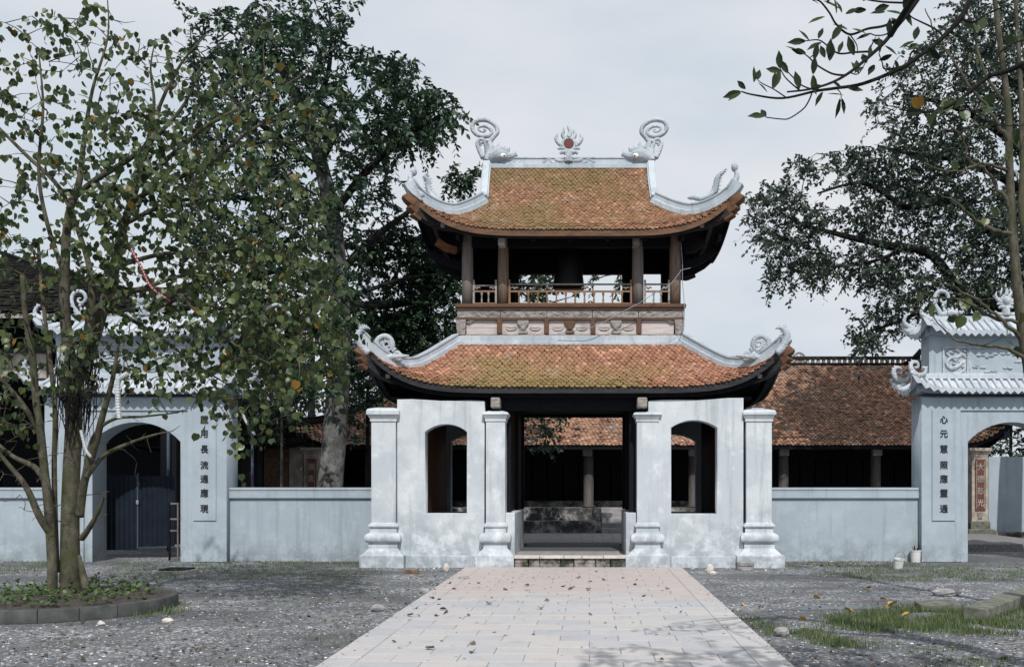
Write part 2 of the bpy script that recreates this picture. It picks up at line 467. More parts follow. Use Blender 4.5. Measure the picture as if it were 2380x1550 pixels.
M['leaf_bodhi'] = leaf_mat('heart_leaf', (0.024,0.043,0.018), (0.047,0.073,0.027), (0.105,0.135,0.045), (0.20,0.11,0.018), 0.28, 0.36)
M['leaf_dark'] = leaf_mat('dark_leaf', (0.018,0.039,0.027), (0.034,0.070,0.044), (0.070,0.125,0.058), None, 0.22, 0.35)
M['leaf_right'] = leaf_mat('blue_green_leaf', (0.030,0.050,0.042), (0.052,0.080,0.062), (0.095,0.13,0.085), None, 0.2, 0.35)
M['leaf_mag'] = leaf_mat('glossy_dark_leaf', (0.010,0.020,0.012), (0.018,0.032,0.015), (0.035,0.05,0.02), None, 0.12, 0.75)
M['leaf_weed'] = leaf_mat('weed_leaf', (0.035,0.07,0.022), (0.06,0.11,0.032), (0.11,0.18,0.05), None, 0.3, 0.5)
M['grass'] = leaf_mat('grass_blade', (0.06,0.10,0.035), (0.09,0.145,0.05), (0.17,0.185,0.08), None, 0.3, 0.6)
M['leaf_dry'] = leaf_mat('dry_leaf', (0.035,0.025,0.018), (0.07,0.05,0.035), (0.13,0.09,0.06), None, 0.1, 0.7)
M['leaf_yellow'] = simple('yellow_fallen_leaf', (0.42,0.25,0.04), 0.6)

def bark(name, a, b_, lichen, amt=0.6):
    m, nt, b = nmat(name)
    n1 = noise(nt, 7, 8, 0.7, sc=(1,1,.5)); n2 = noise(nt, 3.5, 6, 0.7)
    c = mix(nt, ramp(nt,n1,[(0.35,0.0),(0.65,1.0)]).outputs[0], a, b_)
    c = mix(nt, ramp(nt,n2,[(0.48,0.0),(0.62,amt)]).outputs[0], c, lichen)
    nt.links.new(c,b.inputs['Base Color']); b.inputs['Roughness'].default_value=0.9
    bump(nt,b,n1,0.7,0.03); return m
M['bark_bodhi'] = bark('mossy_bark', (0.030,0.027,0.020), (0.13,0.118,0.09), (0.05,0.062,0.022), 0.75)
M['bark_grey'] = bark('lichen_bark', (0.045,0.045,0.042), (0.12,0.12,0.115), (0.26,0.27,0.26), 0.6)
M['bark_dark'] = bark('dark_bark', (0.008,0.008,0.008), (0.020,0.018,0.017), (0.03,0.034,0.028), 0.3)

for k_,v_ in (('tile_dark',.05),('wood_dark',.12),('wood_eave',.2),('leaf_bodhi',.32),('leaf_dark',.4),('leaf_right',.4),('leaf_mag',.2),('bark_dark',.15),('bark_bodhi',.2),('iron_blue',.25)):
    M[k_].node_tree.nodes['Principled BSDF'].inputs['Specular IOR Level'].default_value=v_
def ground_mat():
    m, nt, b = nmat('gravel_ground')
    g = nt.nodes.new('ShaderNodeNewGeometry')
    v = nt.nodes.new('ShaderNodeTexVoronoi'); v.inputs['Scale'].default_value=30; nt.links.new(g.outputs['Position'], v.inputs['Vector'])
    sv = nt.nodes.new('ShaderNodeSeparateColor'); nt.links.new(v.outputs['Color'], sv.inputs[0])
    n1 = noise(nt, 0.55, 6, 0.6, sc=(.5,1.2,1)); n2 = noise(nt, 2.2, 7, 0.65, sc=(.6,1.2,1))
    st = ramp(nt, sv.outputs[0], [(0.0,(0.070,0.075,0.085)),(0.5,(0.165,0.175,0.195)),(0.80,(0.29,0.30,0.32)),(0.93,(0.52,0.53,0.55)),(1.0,(0.70,0.70,0.70))]).outputs[0]
    c = mix(nt, ramp(nt,n1,[(0.42,0.0),(0.58,0.9)]).outputs[0], st, (0.085,0.090,0.102))
    c = mix(nt, ramp(nt,n2,[(0.55,0.0),(0.68,0.75)]).outputs[0], c, (0.075,0.09,0.05))
    n6 = noise(nt, 0.8, 7, 0.7); c = mix(nt, ramp(nt,n6,[(0.48,0.0),(0.62,0.75)]).outputs[0], c, (0.125,0.122,0.125))
    n4 = noise(nt, 1.1, 6, 0.6); c = mix(nt, ramp(nt,n4,[(0.56,0.0),(0.7,0.55)]).outputs[0], c, (0.30,0.29,0.29))
    nt.links.new(c,b.inputs['Base Color'])
    b.inputs['Roughness'].default_value=0.85
    n3 = noise(nt, 70, 4, 0.7)
    ad = nt.nodes.new('ShaderNodeMath'); ad.operation='ADD'; nt.links.new(sv.outputs[1],ad.inputs[0]); nt.links.new(n3,ad.inputs[1])
    bump(nt,b,ad.outputs[0],0.9,0.02); return m
M['ground'] = ground_mat()
def paver_mat():
    m, nt, b = nmat('concrete_paver')
    oi = nt.nodes.new('ShaderNodeObjectInfo'); g = nt.nodes.new('ShaderNodeNewGeometry')
    ad = nt.nodes.new('ShaderNodeMath'); ad.operation='ADD'; nt.links.new(g.outputs['Random Per Island'], ad.inputs[0]); nt.links.new(oi.outputs['Random'], ad.inputs[1])
    fr = nt.nodes.new('ShaderNodeMath'); fr.operation='FRACT'; nt.links.new(ad.outputs[0], fr.inputs[0])
    c = ramp(nt, fr.outputs[0], [(0.0,(0.375,0.38,0.405)),(0.4,(0.42,0.415,0.425)),(0.75,(0.44,0.425,0.42)),(1.0,(0.46,0.43,0.42))]).outputs[0]
    s = nt.nodes.new('ShaderNodeSeparateXYZ'); nt.links.new(g.outputs['Position'], s.inputs[0])
    n0 = noise(nt, 0.8, 4, 0.6)
    mr = N(nt,'ShaderNodeMapRange'); mr.inputs[1].default_value=12.5; mr.inputs[2].default_value=16.5; mr.inputs[3].default_value=-0.25; mr.inputs[4].default_value=0.45
    nt.links.new(s.outputs[1], mr.inputs[0])
    a2 = nt.nodes.new('ShaderNodeMath'); a2.operation='ADD'; nt.links.new(n0,a2.inputs[0]); nt.links.new(mr.outputs[0],a2.inputs[1])
    c = mix(nt, ramp(nt,a2.outputs[0],[(0.45,0.0),(0.75,0.9)]).outputs[0], c, (0.43,0.375,0.355))
    n2 = noise(nt, 3.0, 7, 0.7); c = mix(nt, ramp(nt,n2,[(0.5,0.0),(0.72,0.5)]).outputs[0], c, (0.30,0.285,0.28))
    n5 = noise(nt, 45, 3, 0.7); c = mix(nt, ramp(nt,n5,[(0.3,0.35),(0.42,0.0)]).outputs[0], c, (0.22,0.2,0.2))
    nt.links.new(c,b.inputs['Base Color']); b.inputs['Roughness'].default_value=0.75
    bump(nt,b,noise(nt,40,5),0.25,0.006); return m
M['paver'] = paver_mat()
M['joint'] = simple('dark_joint', (0.17,0.165,0.165), 0.95, var=0.5, scale=20)
def pebble_mat():
    m, nt, b = nmat('pebble')
    g = nt.nodes.new('ShaderNodeNewGeometry')
    c = ramp(nt, g.outputs['Random Per Island'], [(0.0,(0.07,0.07,0.075)),(0.5,(0.15,0.155,0.165)),(0.85,(0.34,0.345,0.35)),(1.0,(0.75,0.75,0.74))]).outputs[0]
    nt.links.new(c,b.inputs['Base Color']); b.inputs['Roughness'].default_value=0.8; return m
M['pebble'] = pebble_mat()
def water_mat():
    m, nt, b = nmat('puddle_water'); b.inputs['Base Color'].default_value=(0.03,0.032,0.035,1); b.inputs['Roughness'].default_value=0.06
    bump(nt,b,noise(nt,9,2),0.05,0.01); return m
M['water'] = water_mat()

# ------------------------------------------------------------------ ground, path, courtyard
o = obj('ground', MB().add([(-300,-30,0),(300,-30,0),(300,500,0),(-300,500,0)],[(0,1,2,3)]), M['ground']); tag(o, kind='structure', label='grey gravel ground with dust and thin weeds')
court = thing('courtyard', 'paved temple courtyard with stone flags behind the gate', None); court['kind']='structure'
mb = MB(); mb.box(-9.0, 12.5, 24.45, 29.68, 0.0, 0.185); obj('courtyard_bed', mb, M['joint'], court)
flag = {}
yy = 24.47; k = 0
while yy < 29.6:
    d = 0.62; xx = -3.2 - (0.3 if k % 2 else 0)
    while xx < 3.0:
        w = 0.6
        mb = MB().box(0, w-0.012, 0, d-0.012, 0, 0.02)
        if 'm' not in flag: flag['m'] = mesh_of(mb, 'flagstone')
        o = link('flagstone', flag['m'], court, M['slab']); o.location = (xx, yy, 0.187 + 0.004*random.random())
        xx += w
    yy += d; k += 1

path = thing('path', None, None); tag(path, 'pale paved path of rectangular concrete pavers leading to the gate', kind='structure')
PX0, PX1, PY0, PY1 = -2.54, 1.91, 4.2, 19.42
obj('path_bed', MB().box(PX0, PX1, PY0, PY1, -0.05, 0.019), M['joint'], path)
bw = 0.318; g_ = 0.0028; pl = 0.40
tl = []
ncol = 6; iw = (PX1-PX0-2*bw)/ncol
y = PY1; row = 0
while y > PY0:
    y0 = max(y-pl, PY0)
    xs = [PX0+bw+k*iw for k in range(ncol+1)] if row % 2 == 0 else [PX0+bw]+[PX0+bw+(k+.5)*iw for k in range(ncol)]+[PX1-bw]
    for a, b in zip(xs[:-1], xs[1:]): tl.append((a, y0, b-a, y-y0))
    y = y0; row += 1
for xb in (PX0, PX1-bw):
    y = PY1+0.0
    while y > PY0:
        y0 = max(y-0.636, PY0); tl.append((xb, y0, bw, y-y0)); y = y0
tl.sort(key=lambda t: t[1])
vis = [t for t in tl if t[1] > 8.3]; rest = [t for t in tl if t[1] <= 8.3]
for i, t in enumerate(vis[:300]):
    w, d = t[2]-2*g_, t[3]-2*g_
    key = (round(w,3), round(d,3))
    if key not in flag:
        m = MB().sq(0,0,[(0,w/2),(0.020,w/2),(0.026,w/2-0.006)], hy=d/w); flag[key] = mesh_of(m, 'paver')
    o = link('paver', flag[key], path, M['paver'])
    o.location = (t[0]+t[2]/2, t[1]+t[3]/2, random.uniform(-0.001,0.003))
    o.rotation_euler = (random.gauss(0,.002), random.gauss(0,.003), random.gauss(0,.002))
mb = MB()
for t in vis[300:]+rest:
    mb.sq(t[0]+t[2]/2, t[1]+t[3]/2, [(0,t[2]/2-g_),(0.022,t[2]/2-g_),(0.026,t[2]/2-g_-0.006)], hy=(t[3]-2*g_)/(t[2]-2*g_))
o = obj('paver_field', mb, M['paver'], path); o['kind']='stuff'

# ------------------------------------------------------------------ strokes: ornament drawing helper
def stroke(mb, pts, Y, sc=1.0, n=8, flat=1.0, sm=4):
    """pts: (px,py,r_px) in picture columns/rows at depth Y; radius also in picture units"""
    q = spline(pts, sm) if len(pts) > 2 else np.array(pts, float)
    P = [W(a[0], a[1], Y) for a in q]; R = [max(a[2],0.15)*Y/F*sc for a in q]
    mb.tube(P, R, n, flat)
def spike(mb, x, y, tx, ty, r, Y, flat=1.0):
    stroke(mb, [(x,y,r),((x*.45+tx*.55)+(ty-y)*0.06,(y*.45+ty*.55),r*.6),(tx,ty,0.2)], Y, n=6, flat=flat, sm=3)

# ------------------------------------------------------------------ curved roofs
class Roof:
    def __init__(s, Yc, ts, w, d, z, cx, L, k_front, k_side, q, flare, tg=0.0):
        s.Yc=Yc; s.ts=ts; s.wv=w; s.dv=d; s.zv=z; s.cxv=cx; s.L=L; s.kf=k_front; s.ks=k_side; s.q=q; s.fl=flare; s.tg=tg
    def at(s, t): return (np.interp(t,s.ts,s.wv), np.interp(t,s.ts,s.dv), np.interp(t,s.ts,s.zv), np.interp(t,s.ts,s.cxv))
    def surf(s, side, a, t, dz=0.0):
        a=np.asarray(a,float); t=np.asarray(t,float); a,t=np.broadcast_arrays(a,t)
        w,d,z,cx=s.at(t)
        half = w if side in 'FB' else d
        r = np.clip(np.abs(a)/np.maximum(half,1e-6),0,1); t2=np.clip((t-s.tg)/(1-s.tg),0,1.2)
        g = t2**s.q * r**(s.kf if side in 'FB' else s.ks); sg=np.sign(a)
        if side=='F': x=cx+a+sg*s.fl*g; y=s.Yc-d-s.fl*g
        elif side=='B': x=cx+a+sg*s.fl*g; y=s.Yc+d+s.fl*g
        elif side=='R': x=cx+w+s.fl*g; y=s.Yc+a+sg*s.fl*g
        else: x=cx-w-s.fl*g; y=s.Yc+a+sg*s.fl*g
        return np.stack([x,y,z+s.L*g+dz],-1)
    def half(s, side, t):
        w,d,_,_=s.at(t); return w if side in 'FB' else d
    def deck(s, mb, side, t0, t1, nt, na, dz0, dz1):
        T=np.linspace(t0,t1,nt); A=np.linspace(-1,1,na)
        # crowd samples near the corners
        A=np.sign(A)*np.abs(A)**0.75
        vs=[];fs=[]
        for dz in (dz0,dz1):
            for t in T:
                h=float(s.half(side,t)); vs += [tuple(p) for p in s.surf(side, A*h, t, dz)]
        K=nt*na
        for i in range(nt-1):
            for j in range(na-1):
                a=i*na+j
                fs.append((a,a+1,a+1+na,a+na)); fs.append((K+a,K+a+na,K+a+1+na,K+a+1))
        for j in range(na-1):
            a=(nt-1)*na+j; fs.append((a,a+1,K+a+1,K+a))
            a=j; fs.append((a,K+a,K+a+1,a+1))
        mb.add(vs,fs)
    def hip(s, side_x, front, t0, t1, n, dz=0.0, ext=0.0):
        T=np.linspace(t0,t1+ext,n); sd='F' if front else 'B'
        return [tuple(s.surf(sd, (1 if side_x>0 else -1)*float(s.half(sd,min(t,1.0)))*(1+max(0,t-1)*0.6), t, dz)) for t in T]
    def tiles(s, side, dx, L, t0, seed=0, tw=0.93):
        """tile origins and frames on a slope; rows spaced by arc length L"""
        rg=np.random.default_rng(seed)
        T=np.linspace(t0,1,400); c=s.surf(side,0.0,T); arc=np.concatenate([[0],np.cumsum(np.linalg.norm(np.diff(c,axis=0),axis=1))])
        nrow=int(arc[-1]/L); rows=np.interp(np.arange(nrow)*L+(arc[-1]-nrow*L), arc, T)
        P=[];Mx=[];R=[]
        for j,t in enumerate(rows):
            te=min(1.0, t+ (rows[1]-rows[0])*0.6)
            hw=float(s.half(side,te)); n=int(hw/dx)+2
            xs=(np.arange(-n,n+1)+(0.5 if j%2 else 0))*dx; xs=xs[np.abs(xs)<hw-0.03]
            xs=xs+rg.normal(0,0.004,len(xs))
            p=s.surf(side,xs,t); e=0.02
            ta=s.surf(side,xs+e,t)-s.surf(side,xs-e,t); td=s.surf(side,xs,min(t+e,1.02))-s.surf(side,xs,t-e)
            ta/=np.linalg.norm(ta,axis=1)[:,None]; td/=np.linalg.norm(td,axis=1)[:,None]
            nn=np.cross(ta,td); nn*=np.sign(nn[:,2])[:,None]; nn/=np.linalg.norm(nn,axis=1)[:,None]
            tilt=0.21+rg.normal(0,0.05,len(xs)); rot=rg.normal(0,0.06,len(xs))
            y=td+nn*tilt[:,None]+ta*rot[:,None]; y/=np.linalg.norm(y,axis=1)[:,None]
            x=ta-y*np.sum(ta*y,1)[:,None]; x/=np.linalg.norm(x,axis=1)[:,None]; z=np.cross(x,y); fl=np.sign(np.sum(z*nn,1)); z*=fl[:,None]
            m=np.stack([x*dx*tw, y*L*1.55, z],-1)
            P.append(p+nn*0.012+nn*rg.normal(0,0.003,len(xs))[:,None]); Mx.append(m); R.append(np.full(len(xs),j))
        return np.concatenate(P), np.concatenate(Mx), np.concatenate(R)

th=0.026
TILE_V=[(-.5,0,0),(.5,0,0),(.5,.58,0),(.30,.84,0),(0,1,0),(-.30,.84,0),(-.5,.58,0),
        (.5,.58,-th),(.30,.84,-th),(0,1,-th),(-.30,.84,-th),(-.5,.58,-th),(-.5,0,-th),(.5,0,-th)]
TILE_F=[(0,1,2,3,4,5,6),(2,7,8,3),(3,8,9,4),(4,9,10,5),(5,10,11,6),(1,13,7,2),(0,6,11,12)]
def tile_field(roof, parent, mat, dx, L, t0, keep=300, seed=1, sides='FRLB', name='roof_tile', pick='low'):
    P,Mx,R=roof.tiles('F',dx,L,t0,seed)
    # the tiles that show largest: lowest rows of the front slope
    order=np.argsort(P[:,1]) if pick=='low' else np.arange(len(P))
    sel=np.zeros(len(P),bool); sel[order[:keep]]=True
    me=bpy.data.meshes.new(name); me.from_pydata(TILE_V,[],TILE_F); me.update(); me.materials.append(mat)
    for i in np.nonzero(sel)[0]:
        o=bpy.data.objects.new(name,me); COL.objects.link(o)
        m=Matrix([list(Mx[i][0])+[P[i][0]],list(Mx[i][1])+[P[i][1]],list(Mx[i][2])+[P[i][2]],[0,0,0,1]])
        o.parent=parent; o.matrix_basis=m
    allP=[P[~sel]];allM=[Mx[~sel]]
    for sd in sides:
        if sd=='F': continue
        tt=t0 if sd=='B' else max(t0,roof.tg)
        p,m,_=roof.tiles(sd,dx,L,tt,seed+3); allP.append(p); allM.append(m)
    o=scatter('tile_field',TILE_V,TILE_F,np.concatenate(allP),np.concatenate(allM),mat,parent); o['kind']='stuff'
    return o

BASE_PROF=[(-.13,-.06),(.13,-.06),(.13,.05),(.085,.06),(.085,.17),(.105,.175),(.105,.215),(-.105,.215),(-.105,.175),(-.085,.17),(-.085,.06),(-.13,.05)]
def scaled(p,a,b): return [(x*a,y*b) for x,y in p]

tower = thing('gate_tower', 'two storey temple gate tower with orange tiled roofs and white masonry base', 'gate tower', (-0.39, 22.2, 0))
# ---- lower roof
RL = Roof(22.3, [0,.5,1], [2.50,3.34,4.20], [1.08,1.87,2.68], [4.92,4.24,3.74], [-.415,-.36,-.30], .86, 7.0, 4.2, 4.2, .14)
lr = thing('lower_roof', None, None); lr.parent = tower; lr.matrix_parent_inverse = Matrix.Translation(tower.location).inverted()
def tparent(o): return o
mb = MB()
for sd in 'FBLR': RL.deck(mb, sd, 0, 1, 9, 41, -0.02, -0.10)
obj('roof_deck', mb, M['wood_eave'], lr, smooth=True)
tile_field(RL, lr, M['tile_low'], 0.108, 0.106, 0.0, seed=5)
def eave_path(roof, side, dz, inset=0.0, n=61, rmax=1.0):
    A=np.linspace(-1,1,n)*rmax; A=np.sign(A)*np.abs(A)**0.8
    h=float(roof.half(side,1.0)); t=1.0-inset
    return [tuple(p) for p in roof.surf(side, A*float(roof.half(side,t)), t, dz)]
for sd in 'FBLR':
    mb=MB().sweep(eave_path(RL,sd,-0.075,-0.006), [(-.02,-.055),(.02,-.055),(.02,.055),(-.02,.055)])
    obj('eave_board', mb, M['wood_eave'], lr)
    mb=MB().sweep(eave_path(RL,sd,-0.20,0.10,rmax=.98), [(-.04,-.10),(.04,-.10),(.04,.08),(-.04,.08)])
    obj('eave_beam', mb, M['wood_dark'], lr)
# white bands along the top and down the hips
w0,d0,z0,c0=[float(v) for v in RL.at(0.0)]
zb=z0-0.02
mb=MB()
ring=[(c0-w0-.02,22.3-d0-.02),(c0+w0+.02,22.3-d0-.02),(c0+w0+.02,22.3+d0+.02),(c0-w0-.02,22.3+d0+.02)]
for i in range(4):
    a,b=ring[i],ring[(i+1)%4]
    if i%2==0: mb.box(min(a[0],b[0])-.1,max(a[0],b[0])+.1,a[1]-.09,a[1]+.09,zb,zb+.14); mb.box(min(a[0],b[0])-.13,max(a[0],b[0])+.13,a[1]-.13,a[1]+.07,zb-.07,zb+.005)
    else: mb.box(a[0]-.09,a[0]+.09,min(a[1],b[1])+.1,max(a[1],b[1])-.1,zb+.001,zb+.138)
obj('top_band', mb, M['band'], lr, bevel=.012)
for sx in (-1,1):
    for fr in (True,False):
        p=RL.hip(sx,fr,0.0,1.0,34,0.0,0.03)
        mb=MB().sweep(p, scaled(BASE_PROF,1.0,0.92)); obj('hip_band', mb, M['band'], lr, smooth=False, bevel=.01)

# ---- upper roof
RU = Roof(22.4, [0,.24,.47,.74,1], [1.90,1.90,1.91,2.60,3.34], [0.02,.45,.90,1.38,1.90], [9.24,8.66,8.15,7.64,7.24], [-.47,-.47,-.45,-.39,-.335], .74, 5.6, 3.2, 3.2, .14, .47)
ur = thing('upper_roof', None, None); ur.parent = tower; ur.matrix_parent_inverse = Matrix.Translation(tower.location).inverted()
mb=MB()
for sd in 'FB': RU.deck(mb, sd, 0, 1, 13, 41, -0.02, -0.10)
for sd in 'LR': RU.deck(mb, sd, .47, 1, 8, 31, -0.02, -0.10)
obj('roof_deck', mb, M['wood_dark'], ur, smooth=True)
tile_field(RU, ur, M['tile_up'], 0.098, 0.085, 0.0, seed=9)
for sd in 'FBLR':
    mb=MB().sweep(eave_path(RU,sd,-0.085,-0.006,rmax=.95), [(-.02,-.06),(.02,-.06),(.02,.06),(-.02,.06)])
    obj('eave_board', mb, M['wood_fascia' if sd=='F' else 'wood_dark'], ur)
    mb=MB().sweep(eave_path(RU,sd,-0.22,0.12,rmax=.96), [(-.04,-.09),(.04,-.09),(.04,.08),(-.04,.08)])
    obj('eave_beam', mb, M['wood_eave'], ur)
for sx in (-1,1):
    # gable walls
    wx=-.46+sx*1.80
    mb=MB().add([(wx,21.55,8.1),(wx,23.25,8.1),(wx,22.4,9.2),(wx+sx*.05,21.55,8.1),(wx+sx*.05,23.25,8.1),(wx+sx*.05,22.4,9.2)],[(0,1,2),(3,5,4),(0,2,5,3),(1,4,5,2),(0,3,4,1)])
    obj('gable_board', mb, M['wood_brown'], ur)
    for fr in (True,False):
        sd='F' if fr else 'B'
        T=np.linspace(0.0,.47,14); p=[tuple(RU.surf(sd, sx*1.93, t)) for t in T]
        mb=MB().sweep(p, [(-.10,-.16),(.10,-.16),(.10,.12),(.075,.12),(.075,.17),(-.075,.17),(-.075,.12),(-.10,.12)]); obj('verge_band', mb, M['band'], ur, bevel=.01)
        p=RU.hip(sx,fr,.47,1.0,30,0.0,0.04)
        mb=MB().sweep(p, scaled(BASE_PROF,1.0,1.0)); obj('hip_band', mb, M['band'], ur, bevel=.01)
mb=MB(); mb.box(-.47-1.98,-.47+1.98,22.27,22.53,9.16,9.27); mb.box(-.47-1.96,-.47+1.96,22.33,22.47,9.27,9.40); mb.box(-.47-1.98,-.47+1.98,22.31,22.49,9.40,9.445)
obj('ridge_band', mb, M['band'], ur, bevel=.012)

# hip beams, tip blocks and carved block rows under the corners
def corner_beams(roof, par, tcol, brown, scale=1.0):
    for sx in (-1,1):
        for fr in (True,False):
            p=roof.hip(sx,fr,tcol,0.97,18,-0.22*scale,0.0)
            mb=MB().sweep(p, [(-.09,-.16),(.09,-.16),(.09,.10),(-.09,.10)]); obj('hip_beam', mb, M['wood_eave'], par)
            # stepped brown end
            q=roof.hip(sx,fr,0.90,1.0,10,-0.06,0.015)
            mb=MB()
            steps=[(6,9,.11,-.20),(4,7,.098,-.29),(2,5,.085,-.37)]
            for a,b,wd,dn in steps: mb.sweep(q[a:b+1], [(-wd,dn),(wd,dn),(wd,.03),(-wd,.03)])
            obj('corner_end_block', mb, M[brown], par, bevel=.012)
            if not fr: continue
            # short row of carved blocks on the eave side
            r_=roof.hip(sx,fr,0.60,0.86,6,-0.40*scale,0.0)
            mb=MB()
            for (a,b,c) in r_:
                mb.box(a-sx*.17-.045,a-sx*.17+.045,b-.13,b-.04,c-.01,c+.075)
            obj('carved_block_row', mb, M['wood_carved'], par, bevel=.012)
corner_beams(RL, lr, 0.25, 'wood_fascia')
corner_beams(RU, ur, 0.62, 'wood_fascia')

# ---- upper storey body
Yb = 21.12
us = thing('belfry', None, None); us.parent=tower; us.matrix_parent_inverse=Matrix.Translation(tower.location).inverted()
YB1 = 23.7
def tp(name, mb, mat, bevel=0, smooth=False, par=None): return obj(name, mb, M[mat], par or us, bevel=bevel, smooth=smooth)
XL, XR = X(1062,Yb+.05), X(1590,Yb+.05)
tp('floor_cornice', MB().box(XL-.04,XR+.04,Yb-.02,YB1,Z(714,Yb),Z(706,Yb)).box(XL-.01,XR+.01,Yb+.01,YB1-.02,Z(719,Yb),Z(714,Yb)-.002), 'wood_brown', .008)
# five carved frieze panels
fe=[1062,1163,1271,1377,1484,1590]
for i in range(5):
    a,b=fe[i],fe[i+1]
    mb=MB().pbox(a+.6,b-.6,719.5,738.5,Yb+.05,.05); me=mesh_of(mb)
    o=tp('frieze_panel', mb, 'wood_carved', .004)
    m2=MB(); rr=random.Random(i)
    for k in range(13):
        cx=a+6+rr.random()*(b-a-12); cy=723+rr.random()*11; l=4+rr.random()*9; s_=rr.choice((-1,1)); h=1.5+rr.random()*3
        stroke(m2,[(cx-l/2,cy,.35),(cx-l/4,cy-s_*h*.7,.7),(cx+l/6,cy+s_*h*.5,.75),(cx+l/2,cy-s_*h*.3,.3)],Yb+.045,n=5,sm=3)
    c=obj('carving', m2, M['wood_carved'], o, smooth=True); c['kind']='stuff'; c.matrix_parent_inverse=Matrix.Identity(4)
tp('lower_rail', MB().box(XL-.01,XR+.01,Yb+.02,Yb+.14,Z(743,Yb),Z(739,Yb)+.002), 'wood_brown', .006)
# pale panels with applied wings
pe=[(1084,1155),(1167,1265),(1276,1373),(1384,1480),(1491,1566)]
for i,(a,b) in enumerate(pe):
    mb=MB().pbox(a,b,743.5,762 if i in(0,) else 777,Yb+.09,.05)
    if i==0: mb.pbox(a,b,762.6,777,Yb+.085,.05)
    o=tp('pale_panel', mb, 'wood_pale', .003)
    if 0<i<4:
        cx=(a+b)/2; m2=MB()
        for s_ in (-1,1):
            pts=[(cx+s_*14,762,.5),(cx+s_*20,766.5,1.6),(cx+s_*28,768,1.8),(cx+s_*36,767,1.4),(cx+s_*42,761.5,.3)]
            stroke(m2,pts,Yb+.085,n=6,flat=.8)
            stroke(m2,[(cx+s_*15,760,.4),(cx+s_*28,762,.9),(cx+s_*40,760,.3)],Yb+.085,n=5,flat=.8)
        mt='wood_carved'
        c=obj('wing_carving', m2, M[mt], o, smooth=True); c['kind']='stuff'; c.matrix_parent_inverse=Matrix.Identity(4)
        # central boss: vase shape
        hw=[13,15,14,9,6,8,12,10]; ys=[745,748,753,758,762,767,772,776]
        ol=[(X(cx-h*.9,Yb+.08),Z(y,Yb+.08)) for h,y in zip(hw,ys)]+[(X(cx+h*.9,Yb+.08),Z(y,Yb+.08)) for h,y in reversed(list(zip(hw,ys)))]
        me=plate([ol],Yb+.03,Yb+.088,.006)
        c=link('carved_boss', me, o, M['wood_brown'] if i==2 else M['wood_carved']); c.matrix_parent_inverse=Matrix.Identity(4)
        m3=MB().ball(W(cx,763,Yb+.02),.045,8,5,(1,.4,1))
        c=obj('boss_knob', m3, M['wood_brown'] if i==2 else M['wood_carved'], o, smooth=True); c.matrix_parent_inverse=Matrix.Identity(4)
for a,b in ((1155.5,1166.5),(1265,1275.5),(1373,1383.5),(1480,1490.5)):
    tp('short_post', MB().pbox(a,b,743.2,776,Yb+.015,.08), 'wood_brown', .006)
for s_,x0 in ((1,1061),(-1,1590)):
    pts=[(0,743),(22,743),(22,747),(21,778),(3,778),(1,768),(-.5,758),(0,748)]
    ol=[(X(x0+s_*a,Yb+.06),Z(b,Yb+.06)) for a,b in pts]
    if s_<0: ol=ol[::-1]
    me=plate([ol],Yb+.02,Yb+.16,.008); o=link('corner_post', me, us, M['wood_carved'])
    m2=MB(); stroke(m2,[(x0+s_*20,744,1.2),(x0+s_*35,745.5,2.2),(x0+s_*48,744,.8)],Yb+.05,n=6); stroke(m2,[(x0+s_*20,748,1),(x0+s_*30,750,1.6),(x0+s_*36,747,.6)],Yb+.05,n=6)
    stroke(m2,[(x0+s_*16,752,1),(x0+s_*19,760,2),(x0+s_*15,766,1.3),(x0+s_*13,760,.7)],Yb+.02,n=6)
    obj('corner_scroll', m2, M['wood_carved'], us, smooth=True)
mb=MB().pbox(1072,1580,777.3,790,Yb+.04,.12)
for k in range(64):
    px=1076+k*7.95; mb.ball(W(px,780.5+.8*math.sin(k*1.7),Yb+.045),.035,6,4,(1.2,.5,.7))
tp('scalloped_base_moulding', mb, 'wood_carved')
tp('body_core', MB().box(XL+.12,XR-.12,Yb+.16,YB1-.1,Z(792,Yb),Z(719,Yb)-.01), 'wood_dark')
# columns
for k,(a,b) in enumerate(((1072,1098),(1156,1181),(1470,1496),(1557,1583))):
    Yc=21.36; r=(b-a)/2*21.24/F; cx=X((a+b)/2,21.24)
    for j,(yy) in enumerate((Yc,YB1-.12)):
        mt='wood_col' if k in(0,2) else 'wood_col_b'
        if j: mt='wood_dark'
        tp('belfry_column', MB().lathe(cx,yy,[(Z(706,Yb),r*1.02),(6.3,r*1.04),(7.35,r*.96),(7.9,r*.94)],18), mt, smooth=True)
    if k in (1,2):
        tp('beam_head', MB().pbox(a+1,a+17,548,569,20.95,.5), 'wood_pale' if k==1 else 'wood_carved', .02)
        tp('cross_beam', MB().box(cx-.07,cx+.07,21.46,YB1,7.18,7.42), 'wood_dark')
tp('front_lintel', MB().box(XL+.05,XR-.05,21.3,21.45,7.06,7.3), 'wood_dark')
for k in range(9):
    xx=XL-.75+k*(XR-XL+1.5)/8
    tp('rafter', MB().sweep([(xx,20.75,7.14),(xx,21.1,7.2),(xx,21.5,7.32)],[(-.04,-.06),(.04,-.06),(.04,.06),(-.04,.06)]), 'wood_dark')
